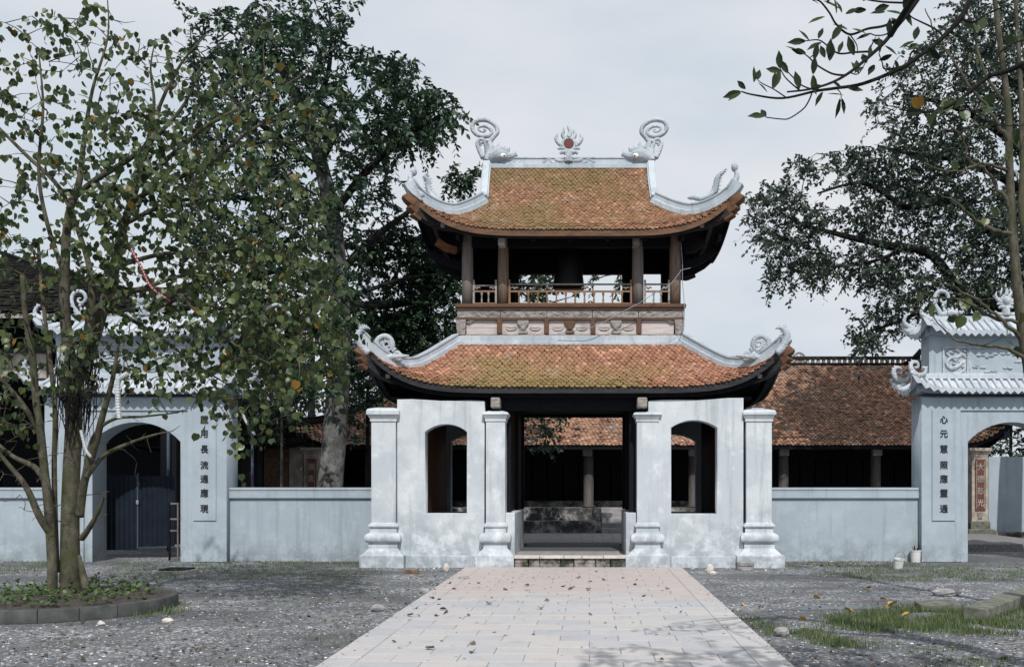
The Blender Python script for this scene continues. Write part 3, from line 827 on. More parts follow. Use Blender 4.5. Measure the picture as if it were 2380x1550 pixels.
for s_ in (-1,1):
    xs=XL if s_<0 else XR
    for yy in (21.9,22.9):
        tp('side_bracket', MB().sweep([(xs-s_*.1,yy,6.75),(xs+s_*.35,yy,6.85),(xs+s_*.62,yy,7.0),(xs+s_*.80,yy,7.16)],[(-.05,-.08),(.05,-.08),(.05,.1),(-.05,.1)]), 'wood_dark', .01)
    tp('corner_bracket', MB().sweep([(xs+s_*.05,21.3,6.98),(xs+s_*.25,21.1,7.0),(xs+s_*.42,20.98,7.10)],[(-.06,-.08),(.06,-.08),(.06,.08),(-.06,.08)]), 'wood_fascia' if s_<0 else 'wood_dark', .01)
    tp('rear_bracket', MB().sweep([(xs-s_*.25,23.5,7.10),(xs+s_*.1,23.8,6.98),(xs+s_*.35,23.95,6.98),(xs+s_*.52,24.1,7.08)],[(-.07,-.1),(.07,-.1),(.07,.12),(-.07,.12)]), 'wood_dark', .01)
# rear wall with openings (lintel, closed left bay, posts), side walls
YR=YB1-.06
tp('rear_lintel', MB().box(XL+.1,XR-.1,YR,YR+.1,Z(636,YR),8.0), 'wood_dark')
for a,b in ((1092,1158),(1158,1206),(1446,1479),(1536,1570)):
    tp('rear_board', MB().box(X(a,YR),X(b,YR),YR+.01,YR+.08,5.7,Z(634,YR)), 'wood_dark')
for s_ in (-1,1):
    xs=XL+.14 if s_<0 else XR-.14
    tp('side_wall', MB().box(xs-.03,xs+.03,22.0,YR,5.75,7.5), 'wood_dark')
# bell
bc=(X(1322,22.4),22.4)
tp('bronze_bell', MB().lathe(bc[0],bc[1],[(Z(672,22.4),.37),(Z(664,22.4),.365),(6.7,.33),(7.1,.30),(7.3,.22),(7.36,.06),(7.6,.05)],24), 'bronze', smooth=True)
# balustrade
for (x0,x1,n,nm,yt) in ((1099,1155,2,'wood_carved',664),(1182,1469,12,'wood_bal',661),(1497,1557,2,'wood_carved',661)):
    YR_=21.30
    bl=thing('balustrade',None,None); bl.parent=us; bl.matrix_parent_inverse=Matrix.Identity(4)
    def bp(name,mb,mt,**k): 
        o=obj(name,mb,M[mt],bl,**k); o.matrix_parent_inverse=Matrix.Identity(4); return o
    for px in (x0+2.2,x1-2.2):
        w=.022; c=X(px,YR_)
        bp('rail_post', MB().sq(c,YR_,[(Z(706,YR_),w),(Z(656,YR_),w),(Z(655,YR_),w*.6),(Z(653.5,YR_),w*1.1),(Z(651,YR_),w*.9),(Z(650,YR_),w*.2)]), nm)
    bp('hand_rail', MB().tube([W(x0+4,yt,YR_),W(x1-4,yt,YR_)],[.021,.021],10), 'wood_carved', smooth=True)
    bp('middle_rail', MB().pbox(x0+4,x1-4,675,679,YR_-.02,.04), 'wood_bal')
    bp('bottom_rail', MB().pbox(x0+4,x1-4,703.5,706.5,YR_-.02,.04), 'wood_bal')
    for k in range(n):
        if n==12: px=1206.3+k*21.75
        else: px=x0+ (x1-x0)*(.37+.28*k)
        prof=[(706,2.2),(702,2.2),(701,1.6),(698,2.6),(694,1.6),(690,1.5),(686,2.2),(682,3.1),(680,2.2),(679,2.4)]
        bp('baluster', MB().lathe(X(px,YR_),YR_,[(Z(a,YR_),r*YR_/F) for a,r in prof],10), nm, smooth=True)
    m2=MB()
    for fx in ((0.16,.84) if n==2 else (0.05,.33,.62,.95)):
        cx=x0+(x1-x0)*fx
        stroke(m2,[(cx-8,670,1.5),(cx-4,667,2),(cx,671,2.2),(cx+4,667,2),(cx+8,670,1.5)],YR_,n=5,flat=.5)
    bp('pierced_scroll', m2, 'wood_carved', smooth=True)

# ---- ridge ornaments
Yo=22.36
def c1(x,y,r=0): return (805.7+x*.20835, 247.9+y*.20835, r*.20835)
def mir(pts,c=2647.0): return [(c-p[0],p[1],p[2]) for p in pts]
def dragon(par, left, Y=Yo, T=lambda p:p, mat='ornament'):
    tr=(lambda pts: [T(p) for p in pts]) if left else (lambda pts:[T(p) for p in mir(pts)])
    mb=MB()
    S=lambda pts,**k: stroke(mb,tr([c1(*p) for p in pts]),Y,**k)
    S([(1570,610,52),(1590,540,45),(1612,470,36),(1598,400,30),(1640,340,27),(1680,290,25),(1662,218,25),(1590,165,25),(1510,150,25),(1430,172,24),(1402,220,24),(1412,272,24),(1455,315,24),(1520,335,23),(1580,330,22),(1618,298,20),(1605,255,19),(1555,225,18),(1500,222,16),(1468,245,13),(1488,275,12),(1530,284,11),(1548,264,10),(1524,256,9)],flat=1.25,n=8)
    S([(1525,575,30),(1480,490,24),(1458,410,22),(1490,368,22),(1535,382,22),(1552,440,22),(1575,520,26)],flat=1.2)
    S([(1500,440,8),(1492,415,17),(1506,398,17),(1520,415,12)],flat=1.1)
    S([(1545,470,14),(1560,520,22),(1545,560,22)],flat=1.2)
    # head
    S([(1590,590,56),(1640,560,76),(1700,550,84),(1755,552,72),(1800,562,52),(1850,548,44),(1893,525,32)],flat=1.1,n=10)
    S([(1640,505,18),(1700,478,22),(1760,486,22),(1810,520,14)],flat=2.0,n=6)
    S([(1590,560,30),(1560,500,26),(1575,440,14),(1560,400,4)],flat=1.2); S([(1610,520,26),(1620,450,18),(1600,400,4)],flat=1.2)
    S([(1780,600,16),(1840,596,16),(1892,575,9)],flat=1.6,n=6)
    S([(1600,500,26),(1660,500,22),(1720,505,24),(1790,500,20),(1815,490,12)],flat=1.5)
    S([(1870,520,20),(1885,505,14)],flat=1.5)
    for a in ((1620,490,1605,450),(1665,485,1660,448),(1700,480,1698,420),(1745,485,1760,450),(1795,490,1815,465),(1560,400,1545,385),(1690,540,1640,520)):
        p,q=tr([c1(a[0],a[1]),c1(a[2],a[3])]); spike(mb,p[0],p[1],q[0]+(q[0]-p[0])*.55,q[1]+(q[1]-p[1])*.55,6.0,Y)
    for k in range(7):   # mane curls
        S([(1580+k*22,620-((k*37)%40),14),(1600+k*22,640-((k*23)%30),20),(1625+k*24,632,10)],flat=1.4,n=6)
    for k in range(9):   # cloud foot
        S([(1560+k*42,648,14),(1582+k*42,640+(k%2)*10,20),(1604+k*42,650,12)],flat=1.6,n=6)
    S([(1880,640,22),(1940,610,16),(2000,575,6)],flat=1.2,n=6)
    b=obj('ridge_dragon', mb, M[mat], par, smooth=True)
    e=tr([c1(1745,548)])[0]; r=5.2*Y/F
    mb=MB().ball(W(e[0],e[1],Y-0.165),r*1.05,12,8,(1.25,.8,.95)); o=obj('eye',mb,M['eye'],b,smooth=True); o.matrix_parent_inverse=Matrix.Identity(4)
    e=tr([c1(1757,548)])[0]
    mb=MB().ball(W(e[0],e[1],Y-0.205),r*.42,8,6,(1,.6,1)); o=obj('pupil',mb,M['black'],b,smooth=True); o.matrix_parent_inverse=Matrix.Identity(4)
    return b
dragon(tower, True); dragon(tower, False)
def c2(x,y,r=0): return (1239.6+x*.2344, 247.9+y*.2344, r*.2344)
mb=MB()
def flame_orb_strokes(mb, tf, Y):
    S=lambda pts,**k: stroke(mb,[tf(*p) for p in pts],Y,**k)
    ring=[(352+62*math.cos(a),378+62*math.sin(a),18) for a in np.linspace(0,2*math.pi,20)]
    S(ring,flat=1.5,sm=2)
    for s_ in (-1,1):
        m=lambda L:[(352+s_*(a-352),b,r) for a,b,r in L]
        S(m([(318,325,22),(290,285,19),(300,245,13),(300,208,3)]),flat=1.2)
        S(m([(290,392,24),(248,360,22),(224,318,17),(232,288,11),(240,262,3)]),flat=1.2)
        S(m([(300,420,22),(262,410,16),(250,425,14)]),flat=1.2)
        S(m([(330,460,30),(285,450,18),(270,470,14)]),flat=1.4)
        S(m([(300,545,22),(240,540,24),(215,505,12)]),flat=1.5)
        S(m([(250,565,16),(190,560,14),(160,525,14),(130,540,12),(95,560,12),(88,572,6)]),flat=1.5)
        S(m([(352,520,28),(380,500,16)]),flat=1.6)
    S([(352,310,28),(365,255,20),(348,205,13),(353,158,3)],flat=1.2)
    S([(352,440,34),(352,480,42),(352,520,48),(352,560,50)],flat=1.3,n=10)
    for k in range(11): S([(240+k*21,575,12),(250+k*21,562,15),(262+k*21,575,12)],flat=1.8,n=6,sm=2)
flame_orb_strokes(mb,c2,Yo)
fo=obj('flame_orb', mb, M['ornament'], tower, smooth=True)
cd=c2(352,378); mb=MB().lathe((X(cd[0],Yo),Z(cd[1],Yo)),0,[(Yo-.05,.10),(Yo-.02,.115),(Yo+.03,.115)],24,axis='y'); o=obj('red_disc',mb,M['red_glass'],fo); o.matrix_parent_inverse=Matrix.Identity(4)
for s_ in (-1,1):
    e=c2(352+s_*34,497); mb=MB().ball(W(e[0],e[1],Yo-.10),.022,8,6); o=obj('eye',mb,M['eye'],fo,smooth=True); o.matrix_parent_inverse=Matrix.Identity(4)

# corner ornaments, upper roof (left drawn, right drawn)
def horn(mb,pts,Y,**k): stroke(mb,pts,Y,**k)
Yt=20.42
mb=MB(); horn(mb,[c1(845,1010,34),c1(775,930,36),c1(722,860,38),c1(712,790,30),c1(738,740,24),c1(765,760,20)],Yt,flat=1.3,n=8)
p=c1(748,730); mb.ball(W(p[0],p[1],Yt),.075,10,8,(1,1.1,1.2)); obj('corner_curl',mb,M['ornament'],tower,smooth=True)
mb=MB(); horn(mb,[c2(1935,800,26),c2(1990,755,27),c2(2016,700,28),c2(2012,650,20),c2(1995,625,14)],Yt,flat=1.3,n=8)
p=c2(1995,603); mb.ball(W(p[0],p[1],Yt),.075,10,8,(1,1.1,1.35)); obj('corner_curl',mb,M['ornament'],tower,smooth=True)
def wavy(par,pts,Y,spk,nm='climbing_dragon'):
    mb=MB(); stroke(mb,pts,Y,flat=1.2,n=8)
    q=spline(pts,4)
    for k in range(2,len(q)-1,2):
        t=q[k+1]-q[k-1]; n_=np.array([t[1],-t[0]]); n_/=np.linalg.norm(n_)+1e-6
        for s_ in spk: spike(mb,q[k][0],q[k][1],q[k][0]+s_*n_[0]*(q[k][2]*1.3+3.5),q[k][1]+s_*n_[1]*(q[k][2]*1.3+3.5)-2,2.6,Y)
    e=pts[0]; stroke(mb,[(e[0],e[1],e[2]),(e[0]+(e[0]-pts[1][0])*.5,e[1]+1,e[2]*.8),(e[0]+(e[0]-pts[1][0])*.9,e[1]+2,1)],Y,flat=1.5)
    return obj(nm,mb,M['ornament'],par,smooth=True)
Yd=20.95
wavy(tower,[c1(1075,1095,28),c1(1010,1060,38),c1(950,1010,40),c1(915,940,32),c1(905,870,28),c1(905,825,28),c1(880,790,24),c1(862,768,8)],Yd,(1,-1))
wavy(tower,[c2(1590,900,26),c2(1660,915,26),c2(1730,895,34),c2(1790,850,36),c2(1812,780,32),c2(1822,720,28),c2(1850,675,20),c2(1890,640,14),c2(1905,610,4)],Yd,(-1,))
# lower roof corners: phoenix heads and scrolls
def c3(x,y,r=0): return (805.7+x*.2344, 619.8+y*.2344, r*.2344)
def phoenix(par, T, Y, mat='ornament'):
    mb=MB(); S=lambda pts,**k: stroke(mb,[T(p) for p in pts],Y,**k)
    S([c3(215,860,34),c3(160,800,42),c3(125,730,42),c3(118,680,38),c3(140,635,28),c3(165,612,22),c3(185,605,22)],flat=1.1,n=9)
    S([c3(185,602,20),c3(208,606,14),c3(232,618,3)],flat=1.0)
    for a in ((150,612,125,560),(165,600,150,562),(178,595,175,566),(190,596,200,575),(120,640,90,628),(105,670,80,660),(98,700,76,695),(150,625,112,585)):
        p,q=T(c3(a[0],a[1])),T(c3(a[2],a[3])); spike(mb,p[0],p[1],q[0],q[1],3.2,Y)
    for k in range(4):
        p=T(c3(168+k*2,640+k*26)); q=T(c3(190-k*2,650+k*28)); spike(mb,p[0],p[1],q[0],q[1],2.4,Y)
    return obj('phoenix_head',mb,M[mat],par,smooth=True)
def scroll(par, T, Y, mat='ornament', name='scroll_ornament'):
    mb=MB(); S=lambda pts,**k: stroke(mb,[T(c3(*p)) for p in pts],Y,**k)
    S([(345,905,36),(312,850,32),(298,790,30),(305,730,28),(345,695,26),(395,690,26),(440,725,26),(455,785,26),(440,830,22)],flat=.8,n=8)
    S([(430,835,20),(385,815,20),(360,775,17),(378,745,15),(410,745,15),(425,770,14),(412,795,12),(392,785,10)],flat=.7,n=8)
    S([(345,740,10),(330,790,12),(345,840,14)],flat=.7)
    S([(300,738,16),(282,735,13)],flat=.9,n=6)
    S([(455,845,18),(478,818,20),(488,822,14)],flat=.9,n=6)
    S([(330,890,34),(400,900,38),(470,895,34),(540,890,24),(590,885,14),(620,882,5)],flat=1.1,n=8)
    S([(470,880,18),(500,850,22),(530,868,18),(560,880,10)],flat=1.0)
    for k in range(8): S([(330+k*26,930+(k%2)*6,12),(350+k*26,912,16),(368+k*26,932,10)],flat=1.5,n=6,sm=2)
    for k in range(7):
        a=math.pi*(0.3+k*.22); x=385+38*math.cos(a)*1.3; y=770-44*math.sin(a)*1.2
        p=T(c3(x,y)); q=T(c3(385+20*math.cos(a),770-22*math.sin(a))); spike(mb,p[0],p[1],q[0],q[1],2.6,Y)
    return obj(name,mb,M[mat],par,smooth=True)
I_=lambda p:p
MR=lambda p:(2662-p[0],p[1]-1.5 if False else p[1],p[2])
phoenix(tower,I_,19.42); phoenix(tower,MR,19.42)
scroll(tower,I_,19.85); scroll(tower,MR,19.85)

# ------------------------------------------------------------------ lower storey masonry
ls = thing('ground_storey',None,None); ls.parent=tower; ls.matrix_parent_inverse=Matrix.Translation(tower.location).inverted()
def lp(name, mb, mat, bevel=0, smooth=False): return obj(name, mb, M[mat], ls, bevel=bevel, smooth=smooth)
zz=lambda y:H-(y-1128)/112.6
def pillar(pc, hp, hs, ht, hcap, ytop):
    k=1/112.6
    cx=X(pc,19.62); cy=19.48+hp*k
    P_=[(0,hp*k),(zz(1291),hp*k),(zz(1290.5),hp*k-.012),(zz(1287),(hp*.42+ht*.58)*k),(zz(1281),(ht*.95)*k),(zz(1275),(hs*.55+ht*.45)*k*.98),(zz(1268),(hs*.86+ht*.14)*k*1.12),
        (zz(1262),(hs*1.17)*k),(zz(1260),(ht*.93)*k),(zz(1256),ht*k),(zz(1249),ht*k*1.01),(zz(1244),ht*k*.97),(zz(1241),ht*k*.9),(zz(1239.5),hs*1.20*k),(zz(1238.5),hs*1.10*k),(zz(1226),hs*1.09*k),
        (zz(1225),hs*1.24*k),(zz(1221),hs*1.25*k),(zz(1219),hs*1.12*k),(zz(1217),hs*1.12*k),(zz(1215),hs*k),(zz(979),hs*k),
        (zz(978),hs*1.09*k),(zz(974),hs*1.10*k),(zz(973),hs*1.06*k),(zz(971),hs*1.12*k),(zz(965),(hs*.3+hcap*.7)*k),(zz(962),hcap*k),(zz(ytop+8),hcap*k),(zz(ytop+7),hcap*.97*k),(zz(ytop+4),hcap*.93*k),(zz(ytop),hcap*.55*k)]
    o=lp('pillar', MB().sq(cx,cy,P_,hy=1.0), 'white', bevel=.007)
    return o
pillar(889.5,52,28.5,42,38.5,945)
pillar(1151,44.5,22.5,36.5,31,953)
pillar(1505.5,52,24.5,39,34,954)
pillar(1766,55.5,30,44,39,948)
def arch(xa,xb,zs,zt,n=14):
    c=(xa+xb)/2; h=(xb-xa)/2
    return [(c+h*math.cos(a), zs+(zt-zs)*math.sin(a)**1.0) for a in np.linspace(0,math.pi,n)]
def segarch(xa,xb,zs,zt,n=15):     # circular segment
    h=(xb-xa)/2; s=zt-zs; R=(h*h+s*s)/(2*s); c=(xa+xb)/2; a0=math.asin(h/R)
    return [(c+R*math.sin(a), zt-R+R*math.cos(a)) for a in np.linspace(a0,-a0,n)]
Yw=19.74
def wall_front(pa,pb,yt0,yt1,wa,wb,ys,ya,ysill):
    xa,xb=X(pa,Yw),X(pb,Yw); z0_,z1_=Z(yt0,Yw),Z(yt1,Yw)
    top=[(xa+(xb-xa)*f, z0_+(z1_-z0_)*f+.012*math.sin(f*9)) for f in np.linspace(0,1,7)]
    ol=[(xb,0.0),(xa,0.0)]+top; ol=ol[::-1]
    h=[(X(wb,Yw),Z(ysill,Yw))]+segarch(X(wa,Yw),X(wb,Yw),Z(ys,Yw),Z(ya,Yw))+[(X(wa,Yw),Z(ysill,Yw))]
    me=plate([ol,h],Yw,Yw+.34,.012)
    return link('front_wall', me, ls, M['white'])
wall_front(923,1126,928,932,988,1085,1004,986,1192.5)
wall_front(1507,1728,931,925,1560,1667,994,977,1193.5)
lp('wall_plinth', MB().pbox(942,1107,1291,1325,19.60,.2), 'white', .01)
lp('wall_plinth', MB().pbox(1559,1711,1293,1325,19.60,.2), 'white', .01)
# side masonry walls, rear masonry with arched openings
for s_ in (-1,1):
    xo=-.39+s_*3.98
    lp('side_wall', MB().box(xo-.14,xo+.14,20.1,24.2,0,3.35), 'blue', .01)
    xr0,xr1=(-4.2,-1.80) if s_<0 else (1.02,3.42)
    wa,wb=(-3.43,-2.35) if s_<0 else (1.5,2.65)
    ol=[(xr0,0),(xr0,3.3),(xr1,3.3),(xr1,0)]; h=[(wb,1.05)]+segarch(wa,wb,2.80,2.97)+[(wa,1.05)]
    me=plate([ol,h],23.45,23.75,.01); link('rear_wall',me,ls,M['blue'])
    # passage panelling
    xp=-1.76 if s_<0 else .955
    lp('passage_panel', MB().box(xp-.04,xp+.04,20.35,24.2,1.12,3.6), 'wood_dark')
    for yy in (20.22,22.3,24.25):
        lp('passage_post', MB().sq(xp-s_*-.0,yy,[(1.10,.10),(3.75,.10)]), 'wood_dark', .01)
    # cheek walls beside the steps
    x0,x1=(-1.79,-1.555) if s_<0 else (.775,.99)
    lp('cheek_wall', MB().box(x0,x1,19.82,22.6,.0,1.13), 'white', .012)
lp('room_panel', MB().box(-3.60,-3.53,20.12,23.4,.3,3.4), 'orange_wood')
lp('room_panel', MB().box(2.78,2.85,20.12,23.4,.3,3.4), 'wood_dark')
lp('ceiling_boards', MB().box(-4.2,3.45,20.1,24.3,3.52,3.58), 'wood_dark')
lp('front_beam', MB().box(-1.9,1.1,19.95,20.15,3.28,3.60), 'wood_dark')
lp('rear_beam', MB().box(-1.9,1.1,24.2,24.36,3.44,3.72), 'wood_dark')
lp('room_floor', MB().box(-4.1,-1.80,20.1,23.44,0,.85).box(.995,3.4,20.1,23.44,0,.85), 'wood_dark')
for a,b in ((1140,1162),(1481,1505)):
    lp('beam_end', MB().pbox(a,b,923,948,19.62,.5), 'wood_carved', .03)
# platform and step
lp('platform', MB().box(-1.552,.772,19.80,21.2,0,.235), 'slab')
lp('inner_floor', MB().box(-1.552,.772,21.202,24.42,0,.233), 'floor_shade')  # same floor carried on inside, its roof shade put into the colour
sx=[-1.55,-1.02,-.52,-.15,.30,.77]
for a,b in zip(sx[:-1],sx[1:]):
    o=lp('step_stone', MB().box(a+.004,b-.004,19.5,19.795,.195,.245+random.uniform(-.004,.006)), 'stone_pale', .008)
mb=MB()
rs=random.Random(4)
x=-1.54
while x<.76:
    w=rs.uniform(.22,.5); x1=min(x+w,.77)
    for z0_,z1_ in ((0,rs.uniform(.08,.11)),):
        lp('riser_stone', MB().box(x+.006,x1-.006,19.53+rs.uniform(-.015,.01),19.8,-.02,.098), 'mossy', .015)
        lp('riser_stone', MB().box(x+.004,x1-.012,19.55+rs.uniform(-.015,.01),19.8,.10,.193), 'mossy', .015)
    x=x1

# ------------------------------------------------------------------ low walls
def low_wall(x0,x1,Yf,label,ztop=1.655):
    t=thing('low_wall',label,'wall',((x0+x1)/2,Yf+.12,0),'low plastered walls beside the gates')
    obj('wall_body', MB().box(x0,x1,Yf,Yf+.24,0,ztop-.24), M['blue'], t, bevel=.008)
    obj('wall_cap', MB().box(x0,x1,Yf-.06,Yf+.30,ztop-.238,ztop-.10).box(x0,x1,Yf-.045,Yf+.285,ztop-.0985,ztop-.06).box(x0,x1,Yf-.06,Yf+.30,ztop-.0585,ztop), M['blue'], t, bevel=.008)
    return t
GL, GR = X(317,21.0), X(2352,21.0)
low_wall(GL+2.02,-4.55,21.15,'low blue-grey plastered wall between the left arch gate and the gate tower')
low_wall(3.80,GR-2.02,21.15,'low blue-grey plastered wall between the gate tower and the right arch gate')
low_wall(-19.0,GL-2.02,21.15,'low blue-grey plastered wall at the far left behind the leafy tree')

# ------------------------------------------------------------------ arch gates
def gate(cx, chars, label, gx):
    t=thing('arch_gate',label,'gate',(cx,21.3,0),'pair of blue-grey arched side gates')
    A=lambda name,mb,mt,par=None,**k: obj(name,mb,M[mt],par or t,**k)
    hw=2.02; Yf=21.0; D=.62
    # body with arched opening and moulded top
    zt=3.66; ol=[(cx-hw,0),(cx-hw,zt),(cx+hw,zt),(cx+hw,0)]
    h=[(cx+.975,0.0001-.2)]+segarch(cx-.975,cx+.975,2.67,3.10)+[(cx-.975,-.2)]
    ol=[(cx-hw,0),(cx-hw,zt),(cx+hw,zt),(cx+hw,0),(cx+.975,0)]+segarch(cx-.975,cx+.975,2.67,3.10)+[(cx-.975,0)]
    me=plate([ol],Yf,Yf+D,.008); link('gate_body',me,t,M['blue'])
    # thin raised frame leaving the arch panel sunk
    fr=[(cx-hw+.003,0.01),(cx-hw+.003,zt-.02),(cx+hw-.003,zt-.02),(cx+hw-.003,0.01),(cx+1.15,0.01),(cx+1.15,3.36),(cx-1.15,3.36),(cx-1.15,0.01)]
    me=plate([fr],Yf-.035,Yf-.001,.004); link('raised_frame',me,t,M['blue'])
    # inscription plaques
    for s_ in (-1,1):
        xc=cx+s_*(hw-.485); 
        pq=A('plaque',MB().box(xc-.2525,xc+.2525,Yf-.062,Yf-.036,.925,3.37),'blue',bevel=.004)
        cs=chars if s_==gx else ()
        for ch,yc in zip(cs,(977,1009.5,1045,1082,1114,1147,1183)):
            me=text_mesh(ch,.225,.006,.0055)
            me.transform(Matrix(((.80,0,0,xc),(0,0,-1,Yf-.066),(0,.84,0,H-(yc-1128)/104.76),(0,0,0,1))))
            o=link('character',me,pq,M['ink']); o.matrix_parent_inverse=Matrix.Identity(4)
    # curved roofs
    def groof(w0,w1,d0,d1,z0,z1,L,name):
        R=Roof(Yf+D/2,[0,1],[w0,w1],[d0,d1],[z0,z1],[cx,cx],L,9.0,2.6,2.5,.12)
        r=thing(name,None,None); r.parent=t; r.matrix_parent_inverse=Matrix.Translation(t.location).inverted()
        def rp(nm,mb,mt,**k):
            o=obj(nm,mb,M[mt],r,**k); o.matrix_parent_inverse=Matrix.Identity(4); return o
        mb=MB()
        for sd in 'FBLR': R.deck(mb,sd,0,1,5,31,0.0,-.05)
        rp('roof_slab',mb,'gatetile',smooth=True)
        # cornice swept under the eaves
        mb=MB()
        for sd in 'FBLR':
            h_=float(R.half(sd,.42)); Aa=np.linspace(-1,1,31); Aa=np.sign(Aa)*np.abs(Aa)**.8
            p=[tuple(q) for q in R.surf(sd,Aa*h_,.55,-.10)]
            mb.sweep(p,[(-.05,-.12),(.05,-.12),(.05,.06),(-.05,.06)])
            p=[tuple(q) for q in R.surf(sd,Aa*float(R.half(sd,.2)),.3,-.20)]
            mb.sweep(p,[(-.04,-.09),(.04,-.09),(.04,.08),(-.04,.08)])
        rp('cornice',mb,'blue',smooth=False)
        for sd in 'FBLR':
            hE=float(R.half(sd,1)); n=int(2*hE/.165); 
            for i in range(n+1):
                a=-hE+ (i+.0)*2*hE/n
                # stop at the hip line
                ts=np.linspace(0,1.0,9); hs=R.half(sd,ts); ok=np.abs(a)<=hs+1e-6
                t0=ts[np.argmax(ok)] if ok.any() else 1.0
                if t0>.95: t0=.9
                p=[tuple(q) for q in R.surf(sd,a,np.linspace(t0,1.02,6),.018)]
                mb=MB().tube(p,.038,8); e=p[-1]
                rp('cover_tile',mb,'gatetile',smooth=True)
            # pendant scalloped eave pieces
            n2=n
            for i in range(n2):
                a=-hE+(i+.5)*2*hE/n2; s2=hE/n2
                q=R.surf(sd,np.array([a-s2*.98,a-s2*.4,a,a+s2*.4,a+s2*.98]),1.0,.03); lo=np.array([.035,.075,.105,.075,.035])
                up=q.copy(); dn=q.copy(); dn[:,2]-=lo+.03
                off={'F':(0,-.018,0),'B':(0,.018,0),'L':(-.018,0,0),'R':(.018,0,0)}[sd]
                vs=[tuple(v) for v in up]+[tuple(v) for v in dn]+[tuple(v+np.array(off)*1.0) for v in up]+[tuple(v+np.array(off)) for v in dn]
                fs=[]
                for k in range(4):
                    fs+=[(k,k+1,k+6,k+5),(10+k,10+k+5,10+k+6,10+k+1),(k,10+k,11+k,k+1),(5+k,6+k,16+k,15+k)]
                fs+=[(0,5,15,10),(4,14,19,9)]
                rp('drip_tile',MB().add(vs,fs),'gatetile')
        return R,r,rp
    R,r,rp=groof(1.86,2.24,.20,.60,4.12,3.80,.34,'lower_roof')
    mb=MB(); mb.box(cx-1.93,cx+1.93,Yf-.03,Yf+D+.03,4.06,4.15); mb.box(cx-1.90,cx+1.90,Yf+.0,Yf+D,4.15,4.19)
    rp('roof_band',mb,'gatetile',bevel=.01)
    R2,r2,rp2=groof(1.66,2.0,.04,.56,5.42,5.07,.34,'upper_roof')
    mb=MB(); mb.box(cx-1.70,cx+1.70,Yf+.22,Yf+.40,5.38,5.46); mb.box(cx-1.66,cx+1.66,Yf+.25,Yf+.37,5.46,5.50); rp2('ridge_band',mb,'gatetile',bevel=.01)
    # attic storey with two small panels and a long one
    hx=1.82
    A('attic_wall',MB().box(cx-hx,cx+hx,Yf+.05,Yf+D-.05,4.1,5.12),'blue',bevel=.008)
    za,zb_=H-(872-1128)/104.5,H-(810-1128)/104.5
    pans=[(-1.49,-.985),(-.905,.905),(.985,1.49)]
    rr=random.Random(int(gx*3+5))
    for i,(a,b) in enumerate(pans):
        xa,xb=cx+a,cx+b
        ol=[(xa-.04,za-.04),(xa-.04,zb_+.04),(xb+.04,zb_+.04),(xb+.04,za-.04)]; hh=[(xb,za),(xb,zb_),(xa,zb_),(xa,za)]
        me=plate([ol,hh],Yf+.01,Yf+.049,.005); fp=link('panel_frame',me,t,M['ornament'])
        mb=MB()
        Yp=Yf+.04
        if i!=1:   # coiled dragon relief
            c=( (xa+xb)/2, (za+zb_)/2 )
            pts=[(-.16,.2,.03),(0,.27,.05),(.12,.2,.05),(.05,.1,.05),(-.12,.08,.05),(-.2,-.05,.05),(-.08,-.15,.06),(.08,-.08,.055),(.18,0,.045),(.2,-.16,.04),(.08,-.25,.03),(-.1,-.24,.02)]
            q=spline(pts,4); mb.tube([(c[0]+p[0],Yp,c[1]+p[1]) for p in q],[p[2]*.8 for p in q],7,flat=.9)
            for k in range(26):
                mb.ball((c[0]+rr.uniform(-.22,.22),Yp+.0,c[1]+rr.uniform(-.24,.26)),rr.uniform(.02,.045),6,4,(1.3,.9,.8))
        else:
            for (u,v) in ((-.62,.12),(-.70,-.10),(-.40,.16),(-.15,.2),(.15,.18),(-.05,-.13),(.2,-.02),(.45,.1),(.62,-.12),(.35,-.2),(-.45,-.2),(.7,.15)):
                x0,z0_=cx+u,(za+zb_)/2+v
                for k in range(6): mb.ball((x0+rr.uniform(-.11,.11),Yp,z0_+rr.uniform(-.03,.03)),rr.uniform(.018,.036),6,4,(1.8,.9,.55))
        o=obj('relief',mb,M['ornament'],fp,smooth=True); o['kind']='stuff'; o.matrix_parent_inverse=Matrix.Identity(4)
    # ornaments
    base=(2352-1369)
    def Tg(mirror, Y, ox, oy, sc, c0):
        # map drawing units of the left tower ornament onto the gate
        def f(p):
            x=(p[0]-c0[0])*sc; y=(p[1]-c0[1])*sc
            if mirror: x=-x
            return ((cx+ox)*F/Y+VX+x, VY-(oy-H)*F/Y+y, p[2]*sc)
        return f
    Yr=Yf+.31
    for mir_ in (False,True):
        # c1 drawing: dragon foot at about (1120,385)
        f=Tg(mir_,Yr,(-1 if not mir_ else 1)*1.40,5.47,.64,(1135,383))
        mb=MB(); S=lambda pts,**k: stroke(mb,[f(c1(*p)) for p in pts],Yr,**k)
        S([(1540,610,50),(1500,530,44),(1440,440,40),(1420,340,36),(1440,250,34),(1500,190,32),(1590,190,32),(1650,240,30),(1665,310,28),(1630,370,26),(1570,385,24),(1530,350,20),(1545,310,16),(1585,310,12)],flat=1.0,n=8)
        S([(1540,600,46),(1620,575,58),(1700,560,58),(1780,565,48),(1850,560,38),(1910,560,26)],flat=1.2,n=9)
        S([(1560,450,26),(1590,380,20),(1620,420,14)],flat=1)
        for a in ((1600,520,1570,440),(1660,510,1650,450),(1730,510,1740,455),(1800,520,1820,480)):
            p,q=f(c1(a[0],a[1])),f(c1(a[2],a[3])); spike(mb,p[0],p[1],q[0],q[1],4,Yr)
        for k in range(8): S([(1560+k*48,650,16),(1584+k*48,635,22),(1608+k*48,650,14)],flat=1.4,n=6)
        A('ridge_dragon',mb,'ornament',smooth=True)
